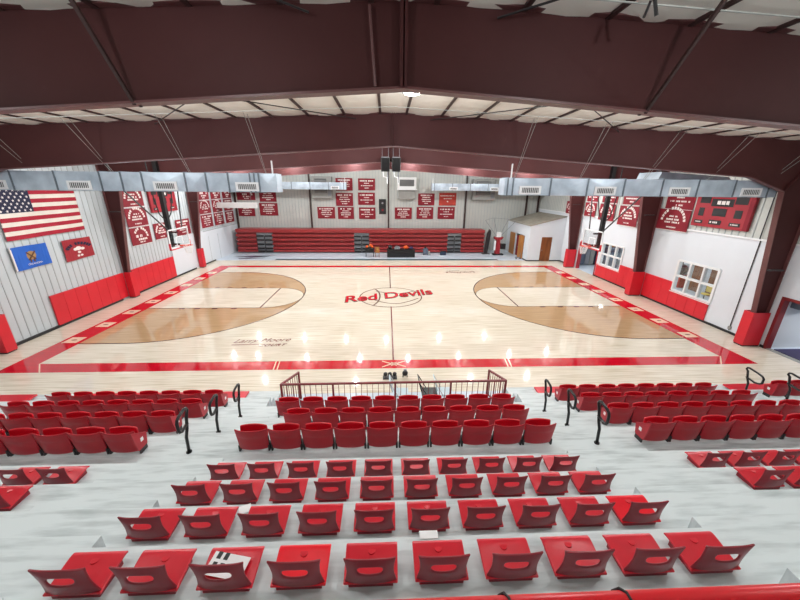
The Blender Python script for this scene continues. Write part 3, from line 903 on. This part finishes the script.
text_mesh('lettering', 'OKLAHOMA', .1, 'lettering_white', f1, (LX+.125, -4.72, 2.98), (0, 1, 0), (0, 0, 1), .6)
M().box(LX+.07, LX+.1, -5.2, -5.14, 2.83, 3.78).build('header', 'lettering_white', f1)
f2, U = small_flag(-3.0, -1.46, 2.76, 3.72, 'board_red', 'red flag with dark arched letters and white emblem under the striped flag')
e = M(); arcmarks(e, .5, .25, .45, .13, 35, 145, 10, lambda u, v, n: U(u, v, n+.006)); e.build('lettering', 'flag_navy', f2)
e = M()
for u_, v_, w_, h_ in ((.38, .5, .07, .07), (.63, .48, .07, .07), (.5, .52, .1, .1), (.5, .33, .06, .06), (.44, .17, .05, .05), (.56, .17, .05, .05)):
    e.prism([U(u_+w_*math.cos(q*math.pi/5), v_+h_*math.sin(q*math.pi/5), .012) for q in range(10)], (.004, 0, 0))
e.build('emblem', 'lettering_white', f2)

# ---------------------------------------------------------------- scoreboards
def scoreboard(wall, a, b, z0, z1, lab):
    d = 1 if b > a else -1
    x = LX+.04 if wall == 'L' else RX-.07
    s_ = 1 if wall == 'L' else -1
    w = abs(b-a); h = z1-z0
    t = thing('scoreboard', lab, 'scoreboard', (x, (a+b)/2, z0))
    M().box(x, x+s_*.12, min(a, b), max(a, b), z0, z1).build('cabinet', 'board_red', t, bevel=.01)
    def R(u0, u1, v0, v1, m, name, dd=.012):
        return M().box(x+s_*.12, x+s_*(.12+dd), a+d*w*u0, a+d*w*u1, z0+h*v0, z0+h*v1).build(name, m, t)
    R(.93, 1, 0, 1, 'banner_red', 'side_trim', .008)
    for q in ((.33, .63, .86, .99), (.08, .27, .62, .9), (.7, .9, .62, .9), (.1, .2, .28, .5), (.74, .86, .28, .48), (.36, .6, .3, .5), (.3, .68, .55, .74)):
        R(*q, 'black', 'display_window')
    for q in ((.34, .56, .08, .2), (.06, .22, .08, .17), (.7, .88, .08, .17)): R(*q, 'dark_metal', 'caption_plate')
    lt = M()
    if s_ > 0: UU = lambda u, v, n: (x+.13+n, a+d*u, z0+v)
    else: UU = lambda u, v, n: (x-.13-n, a+d*u, z0+v)
    marks(lt, [(w*.49, h*.645, w*.24, .17), (w*.45, h*.14, w*.17, .08), (w*.14, h*.125, w*.1, .05), (w*.79, h*.125, w*.12, .05), (w*.48, h*.81, w*.08, .06)], UU)
    lt.build('lettering', 'lettering_white', t)
scoreboard('L', 3.45, 6.1, 4.5, 6.25, 'red scoreboard with black windows on the left wall behind the hoop mast')
scoreboard('R', -2.2, -4.95, 4.5, 6.25, 'red scoreboard with black windows on right wall above the nearer window')

# ---------------------------------------------------------------- ducts
def duct(x0, x1, y, z0, z1, seams, vents, lab, inner):
    t = thing('air_duct', lab, 'air duct', ((x0+x1)/2, y, z0), 'galvanised air ducts')
    cb = M().box(x0, x1, y, y+.6, z0, z1)
    for i, x in enumerate(seams):
        M().box(x-.025, x+.025, y-.02, y+.62, z0-.02, z1+.02).build('seam_flange', 'galv_seam', t)
    xs_ = sorted([x0]+list(seams)+[x1])
    for p, q in zip(xs_[:-1], xs_[1:]):
        if q-p > .5:
            c_ = ((p+q)/2, y-.018, (z0+z1)/2)
            pts = [(p+.03, y, z0+.02), (q-.03, y, z0+.02), (q-.03, y, z1-.02), (p+.03, y, z1-.02), c_]
            cb.add(pts, [(0, 1, 4), (1, 2, 4), (2, 3, 4), (3, 0, 4)])
    cb.build('duct_body', 'galvanised', t)
    for x in vents:
        v = M().box(x-.39, x+.39, y-.045, y-.015, z0+.03, z0+.32).build('vent_grille', 'vent_white', t)
        M().box(x-.3, x+.3, y-.05, y-.045, z0+.09, z0+.26).build('grille_slot', 'vent_dark', v)
        s_ = M()
        for k in range(9): s_.box(x-.27+.066*k, x-.255+.066*k, y-.056, y-.05, z0+.09, z0+.26)
        s_.build('louver', 'vent_white', v)
    for k in range(5):
        x = x0+.35+(x1-x0-.7)*k/4
        for yy, lean in ((y+.02, -1.9 if y < 0 else .3), (y+.1, -1.6 if y < 0 else -.1)):
            xx = x+.12*lean
            M().tube([(x, yy, z1), (x+(.35 if k % 2 else .1)*(1 if x < 0 else -1)*.3, yy+lean*.75, roof_z(x)-.1)], .0065, 5).build('hanger_cable', 'unit_grey', t)
    M().box(inner-.02, inner+.02, y+.1, y+.14, z1, 7.2-.05*abs(inner)).build('hanger_post', 'vent_white', t)
    return t
duct(-14.9, -4.0, -6.5+.02, 5.97, 6.58, (-12.73, -11.32, -9.86, -9.17, -8.49, -7.07, -6.37, -5.63, -4.9, -4.75, -4.6), (-13.3, -10.57, -7.75, -4.96-0.05), 'near galvanised duct hanging on the left, over the striped flag', -4.15)
duct(3.95, 14.1, -6.5+.02, 5.94, 6.52, (4.06, 4.25, 5.61, 6.96, 8.31, 9.72, 11.06, 12.45, 13.75), (4.88, 7.62, 10.38, 13.1), 'near galvanised duct hanging on the right, before the scoreboard', 4.2)
duct(-14.9, -3.98, 14.0, 5.92, 6.56, (-9, -7.3, -5.6, -4.2), (-5.0,), 'far small-looking galvanised duct by the end wall, left of the ridge', -4.1)
duct(4.05, 15.1, 14.0, 5.92, 6.55, (4.3, 6.0, 7.7, 9.4, 11), (6.1, 10), 'far small-looking galvanised duct by the end wall, right of the ridge', 4.15)
t = thing('roof_duct', 'flat galvanised duct piece above the right duct near the middle column', 'air duct', (11, -4.6, 6.6))
M().prism([(10.2, -5.6, 6.55), (13.2, -5.6, 6.5), (13.0, -5.6, 6.66), (10.3, -5.6, 6.82)], (0, 1.2, 0)).build('duct_body', 'galvanised', t)
t = thing('screen_housing', 'long white hanging box in the far left corner before the banners', 'screen housing', (-13.4, 12, 4.58))
M().box(-15.05, -11.6, 11.9, 12.2, 4.32, 4.78).build('housing', 'white_paint', t, bevel=.02)
for x in (-14.6, -12.1): M().tube([(x, 12.05, 4.78), (x, 12.05, roof_z(x)-.05)], .012, 6).build('hanger', 'grey_plastic', t)

# ---------------------------------------------------------------- hanging loudspeakers
for x0, lab in ((-.5, 'left'), (.07, 'right')):
    t = thing('hanging_loudspeaker', 'black loudspeaker hung under the ridge, %s of the two' % lab, 'loudspeaker', (x0+.22, 0.35, 6.93), 'hanging loudspeakers')
    M().prism([(x0, .1-.3, 6.95), (x0+.44, .1-.3, 6.95), (x0+.46, .1-.3, 7.62), (x0-.02, .1-.3, 7.62)], (0, .28, 0)).build('cabinet', 'black', t, bevel=.015)
    M().box(x0+.02, x0+.42, -.22, .1, 7.62, 7.66).build('top_plate', 'grey_plastic', t)
    M().box(x0+.04, x0+.40, -.215, -.2, 7.0, 7.58).build('grille', 'black_gloss', t)
    for q in (.06, .38): M().tube([(x0+q, -.1, 7.66), (x0+q, .0, 8.3)], .01, 5).build('chain', 'grey_plastic', t)
    M().tube([(x0+.1, -.1, 6.95), (x0+.12, -.1, 6.7), (x0+.3, -.1, 6.65), (x0+.32, -.1, 6.35)], .035, 6).build('bracket', 'vent_white', t)
    M().tube([(x0+.34, -.1, 6.95), (x0+.34, -.1, 6.4)], .03, 6).build('bracket', 'grey_plastic', t)

# ---------------------------------------------------------------- basketball hoops
for sgn, sd in ((-1, 'left'), (1, 'right')):
    X = sgn*11.6
    t = thing('basketball_hoop', 'ceiling-hung glass basketball backboard with black mast on the %s side' % sd, 'basketball hoop', (X, 0, 2.9), 'hanging basketball hoops')
    def bxx(a, b, y0, y1, z0, z1): return M().box(X+sgn*a, X+sgn*b, y0, y1, z0, z1)
    bxx(.005, .02, -.86, .86, 2.97, 3.94).build('backboard_glass', 'glass', t)
    f = M()
    for y0, y1, z0, z1 in ((-.9, .9, 3.9, 3.96), (-.9, -.85, 2.95, 3.96), (.85, .9, 2.95, 3.96), (-.9, .9, 2.95, 3.01)):
        f.box(X-.02, X+.035, y0, y1, z0, z1)
    f.build('backboard_frame', 'vent_white', t)
    f = M().box(X-.045, X+.045, -.93, .93, 2.89, 2.95).box(X-.045, X+.045, -.93, -.89, 2.9, 3.25).box(X-.045, X+.045, .89, .93, 2.9, 3.25)
    f.build('edge_pad', 'pad_red', t)
    f = M()
    for y0, y1, z0, z1 in ((-.3, .3, 3.5, 3.54), (-.3, -.26, 3.1, 3.54), (.26, .3, 3.1, 3.54)): f.box(X-sgn*.0, X-sgn*.012, y0, y1, z0, z1)
    f.build('target_square', 'vent_white', t)
    rim = M().tube([(X-sgn*.4+.23*math.cos(q*math.pi/10), .23*math.sin(q*math.pi/10), 3.05) for q in range(20)], .013, 6, True)
    rim.box(X-sgn*.17, X, -.1, .1, 3.0, 3.06)
    rim.build('rim', 'rim_orange', t)
    net = M()
    for k in range(14):
        a0 = 2*math.pi*k/14
        for tw in (1, -1):
            net.tube([(X-sgn*.4+(.225-.1*j/4)*math.cos(a0+tw*j*.22), (.225-.1*j/4)*math.sin(a0+tw*j*.22), 3.04-.11*j) for j in range(5)], .008, 4)
    net.build('net', 'net_white', t)
    M().bar((X+sgn*.45, 0, 2.95), (X+sgn*.45, 0, 7.8), .2, .2).build('mast', 'black', t)
    m2 = M()
    for zz in (3.1, 3.75): m2.bar((X+sgn*.03, 0, zz), (X+sgn*.35, 0, zz), .12, .08)
    m2.build('board_mount', 'dark_metal', t)
    for sy in (-1, 1):
        M().tube([(X+sgn*.1, sy*.6, 3.9), (X+sgn*.9, sy*2.3, 6.2), (X+sgn*1.0, sy*2.6, 7.6)], .035, 6).build('brace_strut', 'dark_metal', t)
        M().tube([(X+sgn*.45, sy*.12, 4.4), (X+sgn*.45, sy*.5, 4.75), (X+sgn*.4, sy*.75, 5.6), (X+sgn*.4, sy*.8, 7.6)], .03, 6).build('side_strut', 'black', t)

# ---------------------------------------------------------------- far wall units
def unit(x0, x1, z0, z1, lab, white=False):
    t = thing('wall_fan_unit', lab, 'ventilation unit', ((x0+x1)/2, 15.1, z0), 'ventilation units on the far wall')
    if white:
        M().box(x0, x1, 15.0, FY-.03, z0+.85, z1).build('hood', 'white_paint', t, bevel=.02)
        M().box(x0+.2, x1-.2, 14.98, 15.0, z0+1.2, z1-.22).build('opening', 'vent_dark', t)
        M().box(x0+.1, x1-.1, 15.15, FY-.03, z0, z0+.85).build('housing', 'unit_grey', t)
        M().box(x0-.05, x1+.05, 14.85, 15.0, z0+.85, z0+.98).build('lip', 'white_paint', t)
    else:
        M().box(x0, x1, 15.05, FY-.03, z0, z1).build('housing', 'unit_grey', t, bevel=.03)
        M().box(x0+.3, x1-.5, 14.98, 15.05, z0+.5, z1-.2).build('frame', 'vent_dark', t)
        s_ = M()
        for k in range(6): s_.box(x0+.35, x1-.55, 14.95, 14.98, z0+.55+.2*k, z0+.62+.2*k)
        s_.build('louver', 'unit_grey', t)
        M().box(x1-.4, x1-.1, 15.0, 15.05, z0+.2, z0+.7).build('control_box', 'grey_plastic', t)
unit(-7.4, -5.45, 5.1, 7.1, 'grey louvred fan unit on far wall behind the left small duct')
unit(.85, 2.65, 5.08, 7.1, 'white-hooded unit on far wall right of the hanging speakers', True)
unit(8.25, 10.45, 5.05, 7.0, 'grey louvred fan unit on far wall behind the right small duct')
t = thing('signal_panel', 'narrow black panel with two round dials on far wall at the centre', 'wall panel', (-.62, FY-.1, 3.62))
M().box(-.97, -.27, FY-.1, FY-.03, 3.62, 5.06).build('panel', 'black', t, bevel=.02)
for z in (4.02, 4.68):
    M().tube([(-.62, FY-.1, z), (-.62, FY-.12, z)], .24, 16).build('dial', 'dark_metal', t)
    M().tube([(-.62, FY-.12, z), (-.62, FY-.13, z)], .1, 12).build('dial_centre', 'banner_red' if z < 4.2 else 'grey_plastic', t)

# ---------------------------------------------------------------- folded bleacher at the far wall
t = thing('folded_bleacher', 'closed red telescopic bleacher along the far end wall', 'bleacher', (-2.6, 14.5, 0))
zr_ = [.06, .34, .74, 1.15, 1.54, 1.92, 2.27]
segs = [(-14.65, -12.75), (-11.25, -3.4), (-1.93, 5.78), (7.15, 9.45)]
for k in range(6):
    dy = .035*k
    for x0, x1 in segs if k < 5 else [(-14.65, 9.45)]:
        if k == 5:
            M().box(x0, x1, 13.86, 15.3, zr_[k]+.03, zr_[k+1]).build('top_row', 'bleacher_red', t, bevel=.02)
        else:
            M().box(x0, x1, 14.12, 15.0, zr_[k]+.1, zr_[k+1]-.01).build('row_riser', 'bleacher_red', t)
            M().box(x0, x1, 13.83, 14.2, zr_[k]+.03, zr_[k]+.25).build('row_nose', 'bleacher_red', t, bevel=.02)
for x0, x1 in ((-12.75, -11.25), (-3.4, -1.93), (5.78, 7.15)):
    M().box(x0, x1, 13.98, 15.0, .06, 1.93).build('aisle_panel', 'bleacher_grey', t)
    for k in range(5):
        for a_, b_ in ((x0, (x0+x1)/2-.06), ((x0+x1)/2+.06, x1)):
            M().box(a_+.02, b_-.02, 13.84, 13.98, zr_[k]+.02, zr_[k]+.15).build('aisle_tread', 'black', t)
    M().box((x0+x1)/2-.03, (x0+x1)/2+.03, 13.9, 13.98, .1, 1.6).build('centre_bar', 'dark_metal', t)

# floor items before the far bleacher
t = thing('ball_cart', 'black wheeled ball cart full of orange balls before the far bleacher', 'ball cart', (-1.8, 12, 0))
M().box(-2.2, -1.4, 11.8, 12.2, .42, .85).build('basket', 'black', t)
for x in (-2.15, -1.45):
    for y in (11.85, 12.15): M().bar((x, y, .0), (x, y, .42), .04).build('leg', 'black', t)
for i, (x, y, z, m) in enumerate(((-2.05, 11.95, .95, 'orange'), (-1.8, 12.05, .97, 'emblem_tan'), (-1.56, 11.95, .95, 'orange'), (-1.7, 11.9, 1.1, 'orange'))):
    tag(M().ball((x, y, z), .12).build('basketball', m, None, True), ['orange ball on the left in the ball cart', 'tan ball in the middle of the ball cart', 'orange ball on the right in the ball cart', 'orange ball on top of the others in the cart'][i], 'ball', 'balls in the ball cart')
t = thing('wooden_chair', 'small brown wooden chair beside the ball cart', 'chair', (-1.1, 11.9, 0))
M().box(-1.3, -.9, 11.7, 12.1, .42, .47).build('seat', 'wood_tan', t)
M().box(-1.3, -.9, 12.06, 12.1, .47, .9).build('backrest', 'wood_tan', t)
for x in (-1.27, -.93):
    for y in (11.73, 12.07): M().bar((x, y, 0), (x, y, .42), .04).build('leg', 'wood_brown', t)
t = thing('scorer_table', 'black-fronted table piled with gear before the far bleacher', 'table', (1, 11.8, 0))
M().box(-.2, 2.4, 11.55, 12.2, .7, .76).build('tabletop', 'black', t)
M().box(-.18, 2.38, 11.57, 11.6, .02, .7).build('front_skirt', 'black', t)
for x in (-.12, 2.32): M().box(x-.03, x+.03, 12.05, 12.15, 0, .7).build('leg', 'dark_metal', t)
def lump(name, x, y, z, rx, h, m, lab, cat):
    b = M().ball((x, y, z+h*.45), rx, 10, 7, h/2/rx)
    tag(b.build(name, m, None, True), lab, cat)
lump('gear_bag', .1, 11.85, .76, .2, .4, 'black', 'dark bag at the left end of the black table', 'bag')
t = thing('speaker_box', 'grey box with slanted top on the black table', 'box', (.75, 11.85, .76))
M().prism([(.5, 11.7, .76), (1.0, 11.7, .76), (1.0, 11.7, .95), (.7, 11.7, 1.05), (.5, 11.7, .9)], (0, .3, 0)).build('box_body', 'grey_plastic', t)
lump('orange_bag', 1.55, 11.85, .76, .22, .34, 'orange', 'orange bag near the middle right of the black table', 'bag')
lump('purple_bag', 2.05, 11.85, .76, .2, .24, 'purple_mat', 'purple bag at the right end of the black table', 'bag')
t = thing('tool_cart', 'small dark cart standing right of the black table', 'cart', (3.6, 12.9, 0))
M().box(3.3, 3.75, 12.75, 13.1, .08, .62).build('cart_body', 'blue_grey', t, bevel=.02)
M().box(3.42, 3.6, 12.85, 13.0, .62, .8).build('cart_top', 'black', t)
M().box(3.76, 3.95, 12.8, 13.05, .02, .35).build('side_bin', 'unit_grey', t)
for x in (3.35, 3.7): M().cyl((x, 12.78, .05), .05, .05, 10, 'y').build('wheel', 'black', t)
t = thing('storage_bin', 'small dark bin before the grey aisle panel of the far bleacher', 'bin', (5.2, 12.9, 0))
M().box(4.95, 5.5, 12.75, 13.1, 0, .34).build('bin_body', 'navy_reflection_and_gear', t, bevel=.02)
M().box(4.93, 5.52, 12.73, 13.12, .34, .38).build('lid', 'black', t)
# tall mat and the ball machine in the corner
t = thing('rolled_mat', 'tall dark rounded mat leaning at the end of the far bleacher', 'mat', (9.55, 13.6, 0))
M().prism([(x-.06, y, z) for x, y, z in ((9.45, 13.3, 0.05), (9.75, 13.3, 0.05), (9.98, 13.45, 1.9), (9.98, 13.48, 2.25), (9.88, 13.5, 2.42), (9.74, 13.48, 2.25), (9.64, 13.45, 1.9))], (0, .25, 0)).build('mat_body', 'dark_metal', t)
M().box(9.2, 9.95, 13.2, 13.7, 0, .05).build('foot', 'dark_metal', t)
t = thing('ball_machine', 'red ball-return machine with raised net poles beside the shed', 'training machine', (10.5, 13.0, 0))
M().box(10.1, 11.1, 12.7, 13.2, .03, .14).build('base', 'black', t)
for x in (10.2, 11.0): M().cyl((x, 12.72, .05), .05, .06, 10, 'y').build('wheel', 'black', t)
M().prism([(10.3, 12.75, .14), (10.75, 12.75, .14), (10.68, 12.75, 1.5), (10.38, 12.75, 1.5)], (0, .4, 0)).build('tower', 'board_red', t)
M().prism([(10.2, 12.7, 1.5), (10.8, 12.7, 1.5), (10.95, 12.7, 1.75), (10.1, 12.7, 1.75)], (0, .5, 0)).build('hopper', 'board_red', t)
M().box(10.3, 10.7, 12.72, 13.1, 1.75, 2.2).build('control_head', 'white_paint', t)
M().box(10.78, 11.25, 12.75, 13.15, .6, 1.1).build('motor_box', 'black', t)
M().box(10.1, 10.26, 12.72, 12.76, .5, 1.4).build('side_panel', 'vent_white', t)
for x, z in ((9.1, 3.3), (9.9, 3.5), (11.3, 3.4), (12.0, 3.2)):
    M().tube([(10.5, 12.95, 1.6), (x, 12.9, z)], .022, 6).build('net_pole', 'grey_plastic', t)
M().tube([(9.1, 12.9, 3.3), (9.9, 13.2, 3.5), (11.3, 13.2, 3.4), (12.0, 12.9, 3.2)], .015, 6).build('net_rope', 'grey_plastic', t)

# ---------------------------------------------------------------- white shed room in the far right corner
sh = M()
Xs, Ys = 12.3, 10.05
zt = lambda x: 3.08+(x-12.3)*.26
# front wall with the brown door's opening, left wall with the double door's opening
for x0, x1, z0 in ((Xs, 13.42, 0), (13.42, 14.37, 2.14), (14.37, RX, 0)):
    sh.prism([(x0, Ys, z0), (x1, Ys, z0), (x1, Ys, zt(x1)), (x0, Ys, zt(x0))], (0, .12, 0))
for y0, y1, z0 in ((Ys+.12, 11.05, 0), (11.05, 13.2, 2.12), (13.2, FY, 0)):
    sh.box(Xs, Xs+.12, y0, y1, z0, 3.08)
shed = struct(sh.build('wall_shed', 'white_wall'))
M().prism([(Xs-.1, Ys-.08, 3.08), (RX, Ys-.08, zt(RX)), (RX, Ys-.08, zt(RX)+.07), (Xs-.1, Ys-.08, 3.15)], (0, FY-Ys, 0)).build('shed_roof_sheet', 'shed_roof', shed)
M().box(Xs-.015, Xs, Ys, 11.03, 0, .1).box(Xs-.015, 13.42, Ys-.015, Ys, 0, .1).box(14.37, RX, Ys-.015, Ys, 0, .1).build('base_strip', 'baseboard_black', shed)
d3 = struct(M().box(13.43, 14.36, Ys+.02, Ys+.07, 0, 2.13).build('door_3', 'wood_brown'))
M().ball((13.55, Ys-.02, 1.0), .04, 8, 6).build('door_knob', 'grey_plastic', d3)
for nmd, a_, b_ in (('door_4', (Xs-.02, 11.07), (Xs-.12, 11.98)), ('door_5', (Xs-.03, 13.25), (Xs-.1, 14.3))):
    d = struct(M().prism([(a_[0]-.04, a_[1], .02), (a_[0], a_[1], .02), (b_[0], b_[1], .02), (b_[0]-.04, b_[1], .02)], (0, 0, 2.08)).build(nmd, 'wood_tan'))
    M().ball((b_[0]-.08 if nmd == 'door_4' else b_[0]-.06, b_[1]-.1, 1.0), .04, 8, 6).build('door_knob', 'grey_plastic', d)
t = thing('shelving_unit', 'grey shelving seen inside the open double doors of the shed', 'shelf', (13.2, 12.5, 0))
for x, y in ((12.7, 11.7), (12.7, 13.3), (13.2, 11.7), (13.2, 13.3)): M().bar((x, y, 0), (x, y, 2.0), .05).build('upright', 'blue_grey', t)
for z in (.3, .8, 1.3, 1.8): M().box(12.68, 13.22, 11.7, 13.3, z, z+.04).build('shelf', 'blue_grey', t)
M().box(12.8, 13.1, 11.8, 12.3, 1.341, 1.6).build('box', 'navy_reflection_and_gear', t); M().box(12.8, 13.1, 12.5, 13.1, .841, 1.15).build('box', 'grey_plastic', t)
t = thing('red_rack', 'narrow red rack standing inside the shed doorway', 'rack', (12.5, 13.0, 0))
M().box(12.44, 12.62, 12.85, 13.15, 0, 1.9).build('rack_body', 'banner_red', t)
t = thing('hand_cart', 'small grey wheeled cart parked before the shed doors', 'cart', (11.9, 11.1, 0))
M().tube([(11.7, 11.0, .1), (12.1, 11.0, .1), (12.1, 11.3, .1), (11.7, 11.3, .1)], .025, 6, True).build('cart_frame', 'grey_plastic', t)
for x in (11.72, 12.08): M().cyl((x, 10.98, .06), .06, .03, 10, 'y').build('wheel', 'black', t)
M().tube([(12.1, 11.15, .1), (12.15, 11.15, .55)], .02, 6).build('handle', 'grey_plastic', t)

# ---------------------------------------------------------------- windows, doors and the rooms behind the right wall
for i, (y0, y1, z0, z1) in enumerate(WIN):
    f = M()
    for k in range(4):
        y = y0+(y1-y0)*k/3; w = .06 if k in (0, 3) else .045
        f.box(RX-.05, RX+.12, y-w, y+w, z0, z1)
    for z in (z0, (z0+z1)/2, z1): f.box(RX-.045, RX+.115, y0, y1, z-.05, z+.05)
    wo = struct(f.build('window_%d' % (i+1), 'white_paint'))
    M().box(RX+.03, RX+.038, y0, y1, z0, z1).build('pane', 'glass', wo)
    M().box(RX-.1, RX, y0-.06, y1+.06, z0-.08, z0-.05).build('sill', 'white_paint', wo)
for i, (y0, y1, z0, z1) in enumerate(DOR):
    f = M().box(RX-.03, RX+.22, y1-.02, y1+.09, 0, z1+.09).box(RX-.03, RX+.22, y0-.09, y0+.02, 0, z1+.09).box(RX-.03, RX+.22, y0, y1, z1-.02, z1+.09)
    struct(f.build('door_%d' % (i+1), 'fence_red' if i == 0 else 'board_red'))
ro = M().box(24.5, 24.7, -14, 9.2, 0, 3.1).box(RX+.2, 24.5, 9.0, 9.2, 0, 3.1).box(RX+.2, 24.5, -14.2, -14, 0, 3.1)
ro.box(RX+.2, 24.5, -6.97, -6.85, 0, 3.1).box(19.6, 19.75, -6.85, 9.0, 0, 3.1)
side = struct(ro.build('wall_side_rooms', 'white_wall'))
struct(M().box(RX+.2, 24.7, -14.2, 9.2, 3.1, 3.3).build('ceiling_side_rooms', 'white_wall'))
for x, y, e_, lab in ((17.6, -3, 55, 'nearer window'), (17.6, 2.5, 55, 'farther window'), (18.5, -8.5, 110, 'near doorway'), (17.5, 6.5, 30, 'far doorway')):
    t = thing('ceiling_panel_light', 'flat square ceiling light in the room behind the %s' % lab, 'ceiling light', (x, y, 3.05), 'room ceiling lights')
    M().box(x-.32, x+.32, y-.32, y+.32, 3.06, 3.1).build('frame', 'white_paint', t)
    M().box(x-.28, x+.28, y-.28, y+.28, 3.05, 3.06).build('lens', 'lamp_lens', t)
    ld = bpy.data.lights.new('panel_lamp', 'AREA'); ld.energy = e_; ld.size = .55
    lo = bpy.data.objects.new('panel_lamp', ld); COL.objects.link(lo); lo.parent = t; lo.location = (0, 0, -.03)
struct(M().box(19.52, 19.6, .55, 1.5, 0, 2.05).build('door_6', 'wood_brown'))
struct(M().box(19.5, 19.6, -.5, .12, 0, 2.05).build('door_7', 'wood_brown'))
def simple_chair(x, y, m, lab):
    t = thing('classroom_chair', lab, 'chair', (x, y, 0))
    M().box(x-.22, x+.22, y-.22, y+.22, .43, .47).build('seat', m, t, bevel=.02)
    M().box(x+.18, x+.22, y-.22, y+.22, .55, .88).build('backrest', m, t, bevel=.02)
    for a_ in (-.19, .19):
        for b_ in (-.19, .19): M().bar((x+a_, y+b_, 0), (x+a_, y+b_, .45 if a_ < 0 else .85), .025).build('leg', 'dark_metal', t)
simple_chair(18.3, -1.05, 'yellow', 'yellow chair seen through the nearer window')
simple_chair(18.0, 7.3, 'yellow', 'yellow chair seen through the farther window')
t = thing('coat_rack', 'dark coats hanging over a red chest behind the nearer window', 'coat rack', (19.3, 1.95, 0))
M().box(19.1, 19.5, 1.65, 2.3, 0, .85).build('chest', 'shirt_red', t)
M().ball((19.3, 1.95, 1.2), .33, 10, 8, 1.1).build('coat', 'dark_metal', t)
M().tube([(19.3, 1.95, .85), (19.3, 1.95, 1.8)], .03, 6).build('pole', 'dark_metal', t)
t = thing('locker_row', 'row of dark and grey lockers behind the farther window', 'locker', (17.9, 8.7, 0))
for k in range(8):
    M().box(16.3+.4*k, 16.66+.4*k, 8.5, 8.98, .05, 1.85).build('locker_door', ['blue_grey', 'grey_plastic', 'unit_grey', 'navy_reflection_and_gear', 'blue_grey', 'dark_metal', 'wood_tan', 'blue_grey'][k], t)
t = thing('doorway_locker', 'dark grey cabinet seen inside the far red doorway', 'cabinet', (17.9, 7.4, 0))
M().box(17.6, 18.2, 6.6, 8.3, .05, 1.7).build('cabinet_body', 'blue_grey', t)
M().box(17.58, 17.6, 7.4, 7.44, .1, 1.65).build('door_gap', 'black', t)
tag(M().box(15.62, 17.4, -9.1, -7.15, 0, .03).build('gym_mat', 'purple_mat'), 'dark purple mat on the floor inside the near doorway', 'mat')
struct(M().box(RX+.02, RX+.22, -9.18, -7.07, 0, .02).build('trim_1', 'unit_grey'))
t = thing('wall_cabinet', 'dark blue-grey cabinet hung on the wall inside the near doorway', 'cabinet', (16.2, -7.2, 1.75))
M().box(15.78, 16.7, -7.3, -6.98, 1.78, 2.3).build('cabinet_body', 'blue_grey', t, bevel=.02)
M().box(15.8, 16.68, -7.32, -7.3, 1.8, 2.28).build('cabinet_door', 'blue_grey', t)
# conduit down the right wall
cdm = struct(M().tube([(RX-.03, -5.5, .15), (RX-.03, -5.5, 4.2), (RX-.1, -5.5, 4.3), (RX-.1, -5.5, 7.6)], .02, 6).build('wall_conduit', 'dark_metal'))
M().box(RX-.06, RX, -5.56, -5.44, .2, .34).build('outlet_box', 'unit_grey', cdm)
